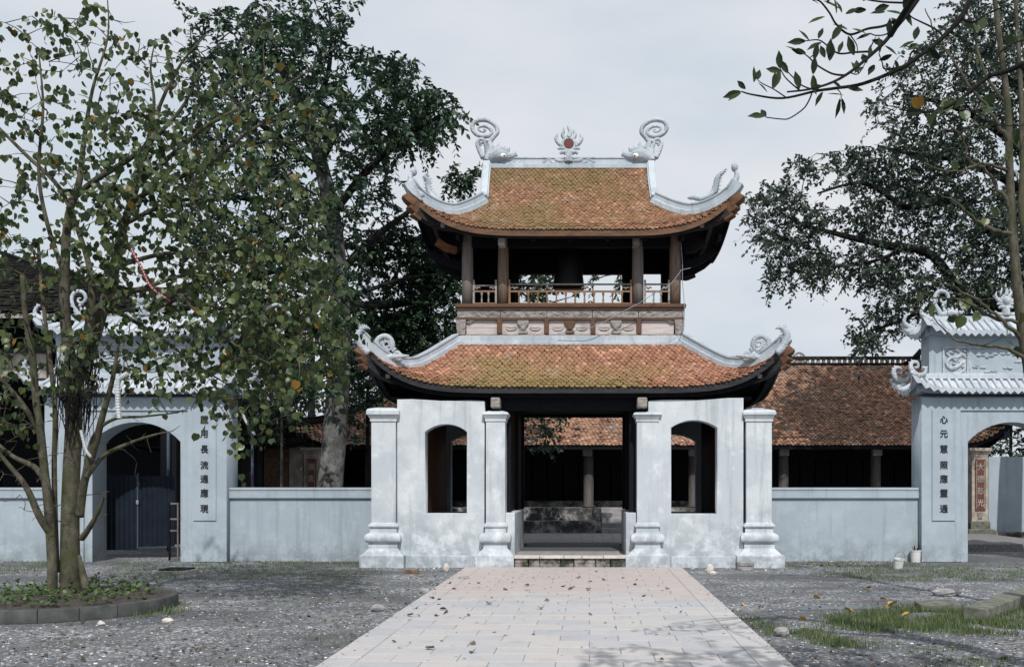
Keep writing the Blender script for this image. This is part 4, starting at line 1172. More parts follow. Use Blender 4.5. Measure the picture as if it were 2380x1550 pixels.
        for yy,nm in ((Yf-.26,'front'),(Yf+D+.26,'rear')):
            f=Tg(mir_,yy,(-1 if not mir_ else 1)*2.08,5.44,.54,(845,800))
            mb=MB(); S=lambda pts,**k: stroke(mb,[f(c3(*p)) for p in pts],yy,**k)
            S([(330,860,60),(250,840,56),(180,790,46),(150,730,36),(165,670,30),(195,625,26),(215,600,24),(250,610,14)],flat=1,n=8)
            S([(250,820,30),(290,770,26),(285,720,22),(255,715,16)],flat=.9)
            for a in ((205,610,190,560),(180,640,140,620),(160,690,120,680)):
                p,q=f(c3(a[0],a[1])),f(c3(a[2],a[3])); spike(mb,p[0],p[1],q[0],q[1],3,yy)
            A('corner_finial',mb,'ornament',smooth=True)
            f=Tg(mir_,yy,(-1 if not mir_ else 1)*2.28,4.13,.62,(858,830))
            mb=MB(); S=lambda pts,**k: stroke(mb,[f(c3(*p)) for p in pts],yy,**k)
            S([(330,930,44),(240,880,52),(190,810,46),(185,740,36),(230,695,32),(290,715,28),(300,770,24),(262,790,20),(245,765,14)],flat=1,n=8)
            S([(320,900,40),(380,900,36),(420,850,30),(420,800,26),(380,780,18),(375,810,12)],flat=.9)
            for a in ((200,780,140,750),(190,740,150,690),(210,705,195,650),(420,810,460,760)):
                p,q=f(c3(a[0],a[1])),f(c3(a[2],a[3])); spike(mb,p[0],p[1],q[0],q[1],4,yy)
            A('corner_scroll',mb,'ornament',smooth=True)
    f0=Tg(False,Yr,0,5.50,.80,(1322,382))
    mb=MB(); flame_orb_strokes(mb,lambda a,b,r=0:f0(c2(a,b,r)),Yr); cxy=f0(c2(352,378)); mb.ball(W(cxy[0],cxy[1],Yr),.11,12,8)
    A('flame_orb',mb,'ornament',smooth=True)
    return t
gate(GL,'藏用長流通應現','left arched side gate, half hidden behind the leafy tree, with blue metal doors inside',1)
gate(GR,'心元慧照應靈通','right arched side gate under white tiled roofs, cut by the right edge',-1)

# ------------------------------------------------------------------ long hall behind
hall = thing('long_hall','long low timber hall with old orange and grey tiled roof behind the gate tower','hall',(1.9,35,0))
HX=(X(690,31.2)+X(2316,31.2))/2; hwE=(X(2316,31.2)-X(690,31.2))/2
RH=Roof(35.6,[0,.5,1],[hwE-2.3,hwE-1.2,hwE],[.05,2.3,4.7],[6.22,4.50,3.02],[HX+1.3,HX+.7,HX],.75,26,9,5,.25)
hr=thing('hall_roof',None,None); hr.parent=hall; hr.matrix_parent_inverse=Matrix.Translation(hall.location).inverted()
mb=MB()
for sd in 'FBLR': RH.deck(mb,sd,0,1,9,61,-.02,-.14)
obj('roof_deck',mb,M['wood_dark'],hr,smooth=True)
tile_field(RH,hr,M['tile_hall'],.13,.125,0.0,seed=21,sides='FLR',keep=300)
mb=MB(); zr=6.2
wr=hwE-2.3; HXr=HX+1.3
mb.box(HXr-wr,HXr+wr,35.5,35.7,zr-.02,zr+.10); mb.box(HXr-wr,HXr+wr,35.47,35.73,zr+.24,zr+.34)
obj('ridge_beam',mb,M['tile_dark'],hr,bevel=.01)
mb=MB(); x=HXr-wr
while x<HXr+wr: mb.box(x,x+.10,35.53,35.67,zr+.101,zr+.239); x+=.2
obj('pierced_ridge_bricks',mb,M['cream'],hr)
for s_ in (-1,1):
    p=RH.hip(s_,True,0,1,40,.0,.02); obj('hip_band',MB().sweep(p,scaled(BASE_PROF,1.0,.9)),M['tile_dark'],hr,bevel=.01)
    px=1369+(HX+s_*(hwE+.25))*F/30.6; e=p[-1]; qx=e[0]*F/e[1]+VX; qy=VY-(e[2]-H)*F/e[1]
    mb=MB(); stroke(mb,[(qx-s_*22,qy+10,5),(qx-s_*8,qy+2,5),(qx+s_*1,qy-12,4),(qx+s_*2,qy-26,3.5),(qx-s_*3,qy-36,2.5)],e[1],flat=1)
    stroke(mb,[(qx-s_*50,qy-2,5),(qx-s_*36,qy-14,5),(qx-s_*28,qy-28,4),(qx-s_*36,qy-36,3),(qx-s_*42,qy-28,2)],e[1],flat=1)
    obj('corner_curl',mb,M['tile_dark'],hr,smooth=True)
    r_=RH.hip(s_,True,.62,.93,7,-.42); mb=MB()
    for (a,b,c) in r_: mb.box(a-s_*.2-.08,a-s_*.2+.08,b-.2,b-.08,c,c+.1)
    obj('carved_block_row',mb,M['wood_carved'],hr)
    obj('hip_beam',MB().sweep(RH.hip(s_,True,.5,.97,10,-.3),[(-.12,-.2),(.12,-.2),(.12,.1),(-.12,.1)]),M['wood_eave'],hr)
mb=MB().sweep(eave_path(RH,'F',-.09,.005),[(-.03,-.07),(.03,-.07),(.03,.06),(-.03,.06)]); obj('eave_board',mb,M['wood_dark'],hr)
# ring ornament on the ridge
def hp(name,mb,mt,**k): return obj(name,mb,M[mt],hall,**k)
mb=MB(); Yq=35.6
ring=[(1857+12*math.cos(a),831+10*math.sin(a),2.6) for a in np.linspace(-.3,math.pi+.3,12)]; ring=[(1857+13*math.cos(a),832-12*math.sin(a),2.6) for a in np.linspace(-.4,math.pi+.4,12)]
stroke(mb,ring,Yq,sm=2); 
for a in np.linspace(0,math.pi*2,7)[:-1]: stroke(mb,[(1857+3*math.cos(a),833-3*math.sin(a),1.2),(1857+11*math.cos(a),833-10*math.sin(a),1.0)],Yq)
mb.ball(W(1857,833,Yq),.07,8,6)
stroke(mb,[(1838,842,2),(1857,841,4),(1878,842,2)],Yq)
hp('ring_ornament',mb,'stone',smooth=True)
mb=MB(); stroke(mb,[(2100,845,3),(2118,838,6),(2132,826,7),(2140,812,4)],Yq-1.5); hp('ridge_end_curl',mb,'tile_dark',smooth=True)
# columns, floor, back wall
hp('hall_floor',MB().box(HX-hwE+.6,HX+hwE-.6,30.9,39.5,0,.965),'terrace')
hp('upper_terrace',MB().box(-8.6,X(1392,30.4),30.3,30.895,0,.985),'terrace',bevel=.02)
hp('lower_terrace',MB().box(-8.4,X(1388,30),29.7,30.295,0,.59),'terrace',bevel=.02)
hp('right_terrace',MB().box(X(1470,30.4),11.6,30.3,30.895,0,.98),'terrace',bevel=.02)
for k in range(5):
    hp('stair_step',MB().box(X(1398,30),X(1469,30),29.7+k*.24,29.7+(k+1)*.24-.002,0,.2+(k+1)*.156),'slab',bevel=.012)
mb=MB(); stroke(mb,[(1392,1236,8),(1391,1222,7),(1389,1206,6),(1392,1192,5),(1392,1180,4)],29.9,flat=1); hp('stone_balustrade',mb,'terrace',smooth=True)
for px in (681,905,1136,1368,1613,1823,2038,2262):
    cx=X(px,31.6); r=.165
    hp('hall_column',MB().lathe(cx,31.75,[(.965,.20),(.99,.22),(1.03,.22),(1.04,r),(2.0,r*1.05),(3.2,r*.95),(3.4,r*.95)],16),'wood_hall',smooth=True)
    hp('column_bracket',MB().box(cx-.2,cx+.12,31.35,31.55,2.68,2.98),'wood_carved',bevel=.04)
hp('hall_lintel',MB().box(HX-hwE+.9,HX+hwE-.9,31.7,31.85,2.92,3.25),'wood_dark')
hp('hall_inner_lintel',MB().box(HX-hwE+.9,HX+hwE-.9,33.4,33.6,2.6,3.6),'wood_dark')
hp('inner_kerb',MB().box(HX-hwE+.9,HX+hwE-.9,33.2,33.5,.965,1.16),'terrace')
mb=MB(); x=HX-hwE+.9
while x<HX+hwE-1.2: mb.box(x,x+.5,33.62,33.7,1.16,3.5); x+=.56
hp('back_boards',mb,'wood_dark')
mb=MB(); x=HX-hwE+1
while x<HX+hwE-1.2: mb.box(x,x+.04,33.45,33.5,1.16,1.62); x+=.62
mb.box(HX-hwE+1,HX+hwE-1.2,33.44,33.5,1.62,1.68).box(HX-hwE+1,HX+hwE-1.2,33.44,33.5,1.36,1.40); hp('inner_rail',mb,'wood_dark')
for s_ in (-1,1):
    xs=HX+s_*(hwE-.75); hp('end_wall',MB().box(xs-.1,xs+.1,31.9,38.6,.9,3.6),'wood_dark')
hp('rear_wall',MB().box(HX-hwE+.6,HX+hwE-.6,38.6,38.8,.9,4.2),'wood_dark')

# inscribed end pillars
def ins_pillar(pxa,pxb,ytop,label,chars,base):
    Y=30.2; cx=X((pxa+pxb)/2,Y); hw=(pxb-pxa)/2*Y/F
    t=thing('inscribed_pillar',label,'pillar',(cx,Y+hw,0),'pillars with red inscription panels at the hall ends')
    zt=Z(ytop,Y)
    obj('pillar_shaft',MB().sq(cx,Y+hw,[(base,hw),(zt-.25,hw),(zt-.2,hw),(zt-.18,hw*1.12),(zt-.12,hw*1.12),(zt-.1,hw*1.35),(zt,hw*1.35)]),M['cream'],t,bevel=.01)
    obj('pillar_foot',MB().sq(cx,Y+hw,[(0,hw*1.7),(base*.55,hw*1.65),(base*.56,hw*1.2),(base,hw*1.2)]),M['beam_stone'],t,bevel=.02)
    pn=obj('red_panel',MB().box(cx-hw*.62,cx+hw*.62,Y-.03,Y-.002,base+.35,zt-.36),M['red'],t,bevel=.004)
    m2=MB().box(cx-hw*.5,cx-hw*.44,Y-.036,Y-.031,base+.42,zt-.42).box(cx+hw*.44,cx+hw*.5,Y-.036,Y-.031,base+.42,zt-.42)
    c=obj('panel_line',m2,M['cream'],pn); c.matrix_parent_inverse=Matrix.Identity(4)
    for i,ch in enumerate(chars):
        me=text_mesh(ch,.24,.005,.005); me.transform(Matrix(((.9,0,0,cx),(0,0,-1,Y-.034),(0,1,0,zt-.62-i*.38),(0,0,0,1))))
        o=link('character',me,pn,M['cream']); o.matrix_parent_inverse=Matrix.Identity(4)
ins_pillar(706,741,1040,'cream pillar with a dark red lettered panel behind the left low wall','德念不忘',.5)
ins_pillar(2259,2297,1041,'peeling pillar with a red lettered panel seen through the right arch gate','大德慈光普',.55)
t=thing('courtyard_wall','grey plastered wall with mossy foot seen through the right arch gate','wall',(13.9,30.4,0))
obj('wall_body',MB().box(X(2299,30.2)+.02,16.8,30.3,30.55,0,Z(1061,30.3)),M['blue'],t,bevel=.01)
obj('wall_foot',MB().box(X(2299,30.2)+.05,16.8,30.2,30.298,0,.22),M['mossy'],t)

# brick pier building and side house at the left, behind the low wall
bh=thing('brick_outhouse','old brick and plaster outhouse with dark tiled roof behind the left low wall','outhouse',(X(600,31),32,0))
Yk=31.0
obj('plaster_pier',MB().box(X(673,Yk),X(704,Yk),Yk-.05,Yk+.4,0,Z(1036,Yk)),M['cream'],bh,bevel=.01)
obj('wall_core',MB().box(X(560,Yk),X(673,Yk),Yk+.06,Yk+.4,0,Z(1030,Yk)),M['mortar'],bh)
obj('blue_door_post',MB().box(X(592,Yk),X(612,Yk),Yk-.02,Yk+.05,0,Z(1040,Yk)),M['iron_blue'],bh,bevel=.01)
bm_={}
def brick_mesh(w,h,d):
    k=(round(w,2),round(h,3))
    if k not in bm_: bm_[k]=mesh_of(MB().box(-w/2,w/2,-d/2,d/2,-h/2,h/2),'brick')
    return bm_[k]
bx0,bx1=X(614,Yk),X(672,Yk); bz=Z(1134,Yk); cnt=0; row=0
rest_b=MB()
while bz<Z(1044,Yk):
    x=bx0-(.1 if row%2 else 0)
    while x<bx1:
        a=max(x,bx0); b=min(x+.2,bx1)
        if b-a>.05:
            if cnt<300:
                o=link('brick',brick_mesh(b-a-.012,.043,.08),bh,M['brick']); o.location=((a+b)/2+0,Yk+.03+random.uniform(-.012,.01),bz+.025); cnt+=1
                o.matrix_parent_inverse=Matrix.Translation(bh.location).inverted()
            else: rest_b.box(a+.006,b-.006,Yk-.01,Yk+.07,bz+.004,bz+.046)
        x+=.2
    bz+=.055; row+=1
if rest_b.v: o=obj('brick_field',rest_b,M['brick'],bh); o['kind']='stuff'
RO=Roof(33.0,[0,1],[1.2,2.9],[.05,2.6],[4.6,3.0],[X(580,33)]*2,.2,9,9,4,.05)
mb=MB()
for sd in 'FBLR': RO.deck(mb,sd,0,1,4,15,-.02,-.12)
rr_=obj('outhouse_roof',mb,M['tile_dark'],bh)
P_,M_,_=RO.tiles('F',.14,.14,0.0,3)
o=scatter('tile_field',TILE_V,TILE_F,P_,M_,M['tile_dark'],rr_); o['kind']='stuff'; o.matrix_parent_inverse=Matrix.Identity(4)

# dark timber hall at the left, seen over and beside the left gate
lh=thing('left_hall','tall dark timber hall with black tiled hipped roof behind the left arch gate','hall',(-17,29,0))
RB=Roof(31.0,[0,.5,1],[.6,4.6,8.6],[.05,2.6,5.0],[9.1,7.6,6.45],[-19.7]*3,.5,16,9,5,.2)
mb=MB()
for sd in 'FBLR': RB.deck(mb,sd,0,1,7,41,-.02,-.16)
lroof=obj('roof_deck',mb,M['tile_dark'],lh,smooth=True)
P_,M_,_=RB.tiles('F',.2,.2,0.0,3); P2,M2,_=RB.tiles('R',.2,.2,0.0,4)
o=scatter('tile_field',TILE_V,TILE_F,np.concatenate([P_,P2]),np.concatenate([M_,M2]),M['tile_dark'],lroof); o['kind']='stuff'; o.matrix_parent_inverse=Matrix.Identity(4)
obj('hip_band',MB().sweep(RB.hip(1,True,0,1,20,0,.02),scaled(BASE_PROF,1.1,1.0)),M['tile_dark'],lh)
obj('eave_board',MB().sweep(eave_path(RB,'F',-.1,.0),[(-.03,-.06),(.03,-.06),(.03,.06),(-.03,.06)]),M['wood_carved'],lh)
obj('hall_wall',MB().box(-27,-12.0,32.8,33.0,0,6.6),M['wood_dark'],lh)
obj('plaster_band',MB().box(-27,X(112,27.2),27.1,27.25,Z(880,27.2),Z(822,27.2)),M['cream'],lh)
obj('band_beam',MB().box(-27,-12,27.0,27.3,Z(822,27.2)+.003,Z(812,27.2)),M['wood_eave'],lh)
for x in (-25.5,-22.8,-20,-17.2,-14.5,-12.2):
    obj('hall_column',MB().lathe(x,27.4,[(0,.2),(6.5,.18)],12),M['wood_dark'],lh,smooth=True)
obj('side_wall',MB().box(-12.1,-11.9,27.3,34,0,6.5),M['wood_dark'],lh)

# steel poles
for px,Y,zt,lab in ((586.5,27.5,4.2,'thin blue-grey steel pole standing behind the left low wall'),(391.5,24.5,5.2,'blue-grey steel pole seen inside the left arch gate')):
    t=thing('steel_pole',lab,'pole',(X(px,Y),Y,0))
    obj('pole_shaft',MB().lathe(X(px,Y),Y,[(0,.042),(zt,.042)],12),M['steel'],t,smooth=True)
    obj('pole_cap',MB().lathe(X(px,Y),Y,[(zt,.05),(zt+.03,.05),(zt+.04,.02)],12),M['steel'],t)
# sheet metal doors in the left gate
def rib_sheet(x0,x1,Y,z0,z1,pitch=.12):
    mb=MB(); x=x0; k=0; vs=[]; 
    n=int((x1-x0)/pitch*4)+1
    for i in range(n+1):
        xx=x0+(x1-x0)*i/n; yy=Y+(0,0.018,.018,0)[i%4]; vs+=[(xx,yy,z0),(xx,yy,z1),(xx,yy+.012,z0),(xx,yy+.012,z1)]
    fs=[]
    for i in range(n):
        a=i*4; fs+=[(a,a+4,a+5,a+1),(a+2,a+3,a+7,a+6),(a+1,a+5,a+7,a+3),(a,a+2,a+6,a+4)]
    return mb.add(vs,fs)
t=thing('metal_doors','pair of dark blue sheet metal door leaves closing the left arch gate','doors',(X(320,22.2),22.2,0))
Yg=22.2
obj('door_leaf',rib_sheet(X(246,Yg),X(319,Yg),Yg,Z(1278,Yg),Z(1104,Yg)),M['iron_blue'],t)
obj('door_leaf',rib_sheet(X(321,Yg),X(404,Yg),Yg+.03,Z(1270,Yg),Z(1106,Yg)),M['iron_blue'],t)
obj('meeting_strip',MB().box(X(319,Yg),X(322,Yg),Yg-.02,Yg+.02,Z(1274,Yg),Z(1100,Yg)),M['steel'],t)
obj('lock',MB().box(X(318,Yg),X(324,Yg),Yg-.05,Yg-.021,Z(1172,Yg),Z(1162,Yg)),M['stone'],t,bevel=.01)
t=thing('wooden_frame','narrow worn wooden frame standing at the right jamb of the left arch','frame',(X(403,21.3),21.3,0))
Yg=21.25
obj('upright',MB().box(X(391,Yg),X(395,Yg),Yg,Yg+.05,0.02,Z(1168,Yg)),M['wood_dark'],t,bevel=.005)
obj('upright',MB().box(X(411,Yg),X(414.5,Yg),Yg,Yg+.05,0.02,Z(1168,Yg)),M['wood_col'],t,bevel=.005)
for y in (1169,1205,1232,1296): obj('crossbar',MB().box(X(395,Yg)+.002,X(411,Yg)-.002,Yg+.005,Yg+.045,Z(y+3,Yg),Z(y-1,Yg)),M['wood_col'],t,bevel=.004)

# ------------------------------------------------------------------ vegetation helpers
def in_poly(pts, poly):
    x,y=pts[:,0],pts[:,1]; c=np.zeros(len(pts),bool); n=len(poly)
    for i in range(n):
        x0,y0=poly[i]; x1,y1=poly[(i+1)%n]
        if y0==y1: continue
        k=((y0>y)!=(y1>y))&(x<(x1-x0)*(y-y0)/(y1-y0)+x0); c^=k
    return c
def sample_poly(poly,n,Yf,rg):
    """n points seen inside a picture outline; Yf(px,py,rg)->depth"""
    P=np.array(poly,float); lo,hi=P.min(0),P.max(0); out=[]
    while len(out)<n:
        q=rg.uniform(lo,hi,(n*3,2)); q=q[in_poly(q,poly)]; out+=list(q)
    q=np.array(out[:n]); Y=Yf(q[:,0],q[:,1],rg)
    return np.stack([(q[:,0]-VX)*Y/F, Y, H-(q[:,1]-VY)*Y/F],-1)
class Tree:
    def __init__(s,seed): s.rg=np.random.default_rng(seed); s.nodes=[]; s.trunk=MB(); s.br=MB(); s.twig=MB()
    def limb(s,pts,n=8,which='trunk',sm=6,wob=0.0):
        q=spline(pts,sm); 
        if wob: q[1:-1,:3]+=s.rg.normal(0,wob,(len(q)-2,3))
        (s.trunk if which=='trunk' else s.br).tube([tuple(p[:3]) for p in q],[p[3] for p in q],n)
        s.nodes+= [tuple(p[:3]) for p in q[2:]]
    def grow(s,att,step=.28,r0=.012,rend=.004,lift=.12,n=4,noise_=.05):
        """connect every attractor to the nearest wood with a bent twig"""
        nd=np.array(s.nodes); cap=len(nd)+len(att)*40; A=np.empty((cap,3)); A[:len(nd)]=nd; m=len(nd)
        d=np.array([np.min(np.linalg.norm(nd-a,axis=1)) for a in att]); dirs=np.zeros_like(att)
        for i in np.argsort(d):
            a=att[i]; dd=np.linalg.norm(A[:m]-a,axis=1)+0.35*np.maximum(0,A[:m,2]-a[2]); j=int(np.argmin(dd)); p=A[j]; L=np.linalg.norm(a-p)
            k=max(2,int(L/step)+1); c=(p+a)/2+np.array([0,0,lift*L])+s.rg.normal(0,noise_*L+.01,3)
            T=np.linspace(0,1,k+1)[:,None]; q=(1-T)**2*p+2*T*(1-T)*c+T*T*a
            r=np.linspace(min(r0*(.5+L*.8),r0*3.2),rend,k+1); s.br.tube([tuple(v) for v in q],list(r),n,cap=False)
            e=min(k,cap-m); A[m:m+e]=q[1:1+e]; m+=e; v=q[-1]-q[-2]; dirs[i]=v/(np.linalg.norm(v)+1e-9)
        return dirs
def sprays(att,dirs,n,length,size,rg,droop=.3,spread=.5,outz=0.0,width=1.0,pair=True):
    """leaves set along short sprays starting at each attractor"""
    N_=len(att); u=rg.normal(0,1,(N_,3)); u/=np.linalg.norm(u,axis=1)[:,None]
    d=dirs*.6+u*.8; d[:,2]-=outz; d/=np.linalg.norm(d,axis=1)[:,None]
    s=np.tile(np.linspace(-.15,1,n),(N_,1))+rg.normal(0,.04,(N_,n)); L=length*rg.uniform(.6,1.3,(N_,1))
    pos=att[:,None,:]+d[:,None,:]*(s*L)[:,:,None]; pos[:,:,2]-=droop*L*s**2
    side=np.cross(d,[0,0,1]); side/=np.linalg.norm(side,axis=1)[:,None]+1e-6
    sg=np.where(np.arange(n)%2==0,1,-1)[None,:,None]
    ax=d[:,None,:]*.45+side[:,None,:]*sg*.8+rg.normal(0,spread,(N_,n,3)); ax[:,:,2]-=droop*1.2
    ax/=np.linalg.norm(ax,axis=2)[:,:,None]
    nr=rg.normal(0,.45,(N_,n,3)); nr[:,:,2]+=.9
    x=np.cross(ax,nr); x/=np.linalg.norm(x,axis=2)[:,:,None]+1e-6; z=np.cross(x,ax)
    sz=size*rg.uniform(.65,1.25,(N_,n,1))
    Mx=np.stack([x*sz*width,ax*sz,z*sz],-1)
    return pos.reshape(-1,3),Mx.reshape(-1,3,3)
LEAF_V=[(0,0,0),(.22,.3,.05),(.2,.62,.04),(0,1,-.08),(-.2,.62,.04),(-.22,.3,.05),(0,.45,-.02)]
LEAF_F=[(0,1,6),(1,2,6),(2,3,6),(3,4,6),(4,5,6),(5,0,6)]
HEART_V=[(0,0,0),(.22,-.06,.05),(.44,.06,.10),(.53,.32,.10),(.46,.58,.07),(.27,.79,.02),(.09,.90,-.04),(0,1.08,-.12),(-.09,.90,-.04),(-.27,.79,.02),(-.46,.58,.07),(-.53,.32,.10),(-.44,.06,.10),(-.22,-.06,.05),(0,.38,-.03)]
HEART_F=[(i,i+1,14) for i in range(13)]+[(13,0,14)]
def P4(px,py,Y,r): return (*W(px,py,Y),r)

# ------------------------------------------------------------------ leafy bodhi tree in its round planter
bt=thing('bodhi_tree','leafy tree with heart shaped leaves and mossy trunk in the round planter at left','tree',(X(168,13.2),13.2,0))
T=Tree(3); Yq=13.2
T.limb([P4(166,1392,Yq,0.1754),P4(165,1360,Yq,0.1498),P4(163,1300,Yq,0.1301),P4(163,1200,Yq,0.1192),P4(166,1100,Yq,0.1133),P4(171,1000,Yq,0.1096),P4(172,920,Yq,0.1060),P4(172,850,Yq,0.1023)],n=14)
T.limb([P4(190,1395,13.0,0.0146),P4(199,1370,13.05,0.0512),P4(192,1330,13.1,0.0439),P4(184,1290,13.15,0.0219)],n=8)
T.limb([P4(118,1390,13.0,0.0731),P4(122,1340,13.0,0.0658),P4(118,1250,13.0,0.0622),P4(110,1150,13.0,0.0585),P4(104,1100,13.0,0.0549),P4(94,1000,12.9,0.0512),P4(84,930,12.9,0.0476),P4(76,830,12.8,0.0424),P4(60,740,12.7,0.0365),P4(52,640,12.7,0.0307)],n=10)
T.limb([P4(132,1330,13.1,0.0402),P4(128,1200,13.15,0.0365),P4(126,1080,13.2,0.0351),P4(128,960,13.2,0.0329),P4(118,850,13.3,0.0307),P4(100,700,13.4,0.0256),P4(88,560,13.5,0.0219)],n=8)
B=lambda pts,**k: T.limb([P4(*p) for p in pts],which='br',**k)
B([(118,1240,13,.055),(92,1200,12.9,.05),(60,1130,12.8,.04),(20,1080,12.7,.03),(-30,1020,12.6,.02)])
B([(106,1120,13,.045),(80,1085,13.1,.04),(30,1060,13.2,.03),(-30,1010,13.3,.02)])
B([(94,1010,13,.04),(60,950,12.8,.035),(20,900,12.7,.028),(-30,850,12.6,.018)])
B([(190,1250,13.2,.05),(205,1230,13.1,.04),(228,1190,13.0,.03),(243,1150,12.9,.012)])
B([(185,1200,13.1,.06),(196,1120,13.0,.055),(222,1030,12.9,.05),(240,960,12.8,.042),(262,880,12.7,.03),(275,800,12.7,.02)])
B([(200,1110,12.9,.04),(240,1060,12.8,.03),(300,1030,12.7,.022),(360,1010,12.6,.014),(400,1002,12.6,.006)])
B([(192,1130,13,.035),(215,1020,12.9,.03),(262,975,12.8,.022),(330,968,12.7,.016),(400,960,12.6,.010),(445,948,12.6,.004)])
# three big limbs out of the fork
B([(172,870,13.2,0.0888),(158,800,13.2,0.0777),(150,700,13.2,0.0703),(152,600,13.2,0.0629),(160,500,13.2,0.0518),(185,420,13.2,0.0444),(195,330,13.3,0.0333),(215,210,13.3,0.0222),(250,90,13.3,0.0133),(250,0,13.3,0.0074)],n=9)
B([(178,880,13.2,0.0888),(196,810,13.1,0.0740),(210,740,13.1,0.0629),(212,650,13.1,0.0444),(190,560,13.2,0.0370),(140,440,13.3,0.0311),(60,360,13.4,0.0259),(-20,280,13.5,0.0185)],n=8)
B([(182,880,13.2,0.0888),(215,800,13.3,0.0814),(245,700,13.4,0.0740),(268,620,13.4,0.0666),(290,520,13.5,0.0577),(318,430,13.5,0.0481),(345,330,13.5,0.0370),(358,240,13.5,.022),(350,160,13.5,.014),(362,90,13.5,.006)],n=9)
B([(212,735,13.1,0.0444),(250,700,13.0,0.0444),(330,672,12.9,0.0407),(400,680,12.8,0.0333),(470,705,12.8,0.0259),(560,730,12.7,0.0163),(640,770,12.7,0.0089)])
B([(318,430,13.5,0.0407),(400,360,13.4,0.0355),(470,300,13.3,0.0296),(560,250,13.3,0.0222),(660,200,13.3,0.0133),(740,150,13.3,0.0059)])
B([(300,470,13.5,0.0370),(400,420,13.2,0.0333),(480,385,13.1,0.0296),(560,320,13.0,0.0222),(640,270,13.0,0.0148),(720,240,13.0,0.0074)])
B([(160,470,13.2,0.0444),(220,420,13.1,0.0407),(300,370,13.0,0.0370),(370,310,12.9,0.0296),(430,240,12.9,0.0207),(470,150,12.9,0.0118)])
B([(345,340,13.5,0.0296),(370,250,13.4,0.0259),(420,150,13.4,0.0185),(480,80,13.4,0.0089)])
B([(290,520,13.5,0.0370),(400,470,13.3,0.0296),(500,460,13.2,0.0222),(600,430,13.2,0.0148),(700,380,13.2,0.0074)])
B([(268,620,13.4,0.0370),(380,590,13.1,0.0296),(500,585,13,0.0222),(600,565,13,0.0148),(690,520,13,0.0074)])
B([(330,672,12.9,0.0296),(430,640,12.8,0.0259),(520,650,12.8,0.0185),(620,660,12.8,0.0111),(740,680,12.8,0.0059)])
B([(420,690,12.8,0.0296),(500,760,12.7,0.0222),(570,820,12.7,0.0148),(640,850,12.7,0.0089),(720,840,12.7,0.0044)])
B([(150,640,13.2,0.0370),(110,520,13.1,0.0296),(90,400,13.1,0.0237),(100,250,13.1,0.0178),(90,120,13.1,0.0089)])
B([(240,710,13.4,0.0370),(300,740,13.6,0.0296),(380,790,13.7,0.0222),(460,850,13.7,0.0148),(540,900,13.7,0.0074)])
rg=T.rg
Yfn=lambda x,y,r: 13.1+r.normal(0,.55,len(x))+ (x-200)*-.0008
K_=.95
dens=[([(-60,20),(60,0),(250,0),(300,120),(260,330),(230,420),(-60,420)],120),
      ([(320,190),(430,150),(600,60),(640,110),(740,220),(760,300),(620,400),(420,470),(300,420)],135),
      ([(230,250),(330,190),(420,260),(430,430),(230,520)],90),
      ([(-60,400),(240,400),(300,560),(260,900),(-60,960)],170),
      ([(240,420),(480,420),(640,400),(760,440),(740,560),(790,680),(815,800),(760,870),(640,960),(560,1010),(500,960),(420,900),(280,880),(240,640)],430),
      ([(420,560),(700,560),(810,720),(800,850),(640,940),(480,880)],150),
      ([(300,70),(400,50),(400,190),(300,190)],14),([(-40,960),(60,960),(70,1040),(-40,1080)],10)]
att=np.concatenate([sample_poly(p,int(n*K_),Yfn,rg) for p,n in dens])
dirs=T.grow(att,step=.22,r0=.010,rend=.0035,lift=.10,noise_=.06)
att2=np.concatenate([sample_poly([(-30,880),(140,900),(150,1180),(60,1230),(-30,1150)],70,lambda x,y,r:12.9+r.normal(0,.25,len(x)),rg),sample_poly([(200,960),(430,940),(440,1020),(290,1180),(205,1230)],26,lambda x,y,r:12.8+r.normal(0,.15,len(x)),rg),sample_poly([(230,40),(480,60),(480,200),(240,220)],24,lambda x,y,r:13.4+r.normal(0,.2,len(x)),rg)])
T.grow(att2,step=.18,r0=.009,rend=.003,lift=.05,noise_=.13)
obj('trunk',T.trunk,M['bark_bodhi'],bt,smooth=True); obj('branches',T.br,M['bark_bodhi'],bt,smooth=True)
pos,Mx=sprays(att,dirs,6,.42,.088,rg,droop=.45,spread=.55,width=.92)
# heart leaves hang: tip mostly down
dn=np.array([0,0,-1.0]); ax=Mx[:,:,1]; sz=np.linalg.norm(ax,axis=1)[:,None]; ax=ax/sz*.75+dn*.75+rg.normal(0,.22,ax.shape); ax/=np.linalg.norm(ax,axis=1)[:,None]
nr=rg.normal(0,.75,ax.shape); nr[:,1]-=.55; nr[:,2]+=.25; x=np.cross(ax,nr); x/=np.linalg.norm(x,axis=1)[:,None]; z=np.cross(x,ax)
Mx=np.stack([x*sz*.95,ax*sz,z*sz],-1)
sel=rg.permutation(len(pos))
order=np.argsort(pos[:,1]); big=order[:600]; big=big[rg.permutation(600)[:300]]; isbig=np.zeros(len(pos),bool); isbig[big]=True
lm=bpy.data.meshes.new('leaf'); lm.from_pydata(HEART_V,[],HEART_F); lm.update(); lm.materials.append(M['leaf_bodhi']); lm.polygons.foreach_set('use_smooth',[True]*len(lm.polygons))
inv=Matrix.Translation(bt.location).inverted()
for i in np.nonzero(isbig)[0]:
    o=bpy.data.objects.new('leaf',lm); COL.objects.link(o); o.parent=bt; o.matrix_parent_inverse=inv
    o.matrix_basis=Matrix([list(Mx[i][0])+[pos[i][0]],list(Mx[i][1])+[pos[i][1]],list(Mx[i][2])+[pos[i][2]],[0,0,0,1]])
o=scatter('crown',HEART_V,HEART_F,pos[~isbig],Mx[~isbig],M['leaf_bodhi'],bt,smooth=True); o['kind']='stuff'
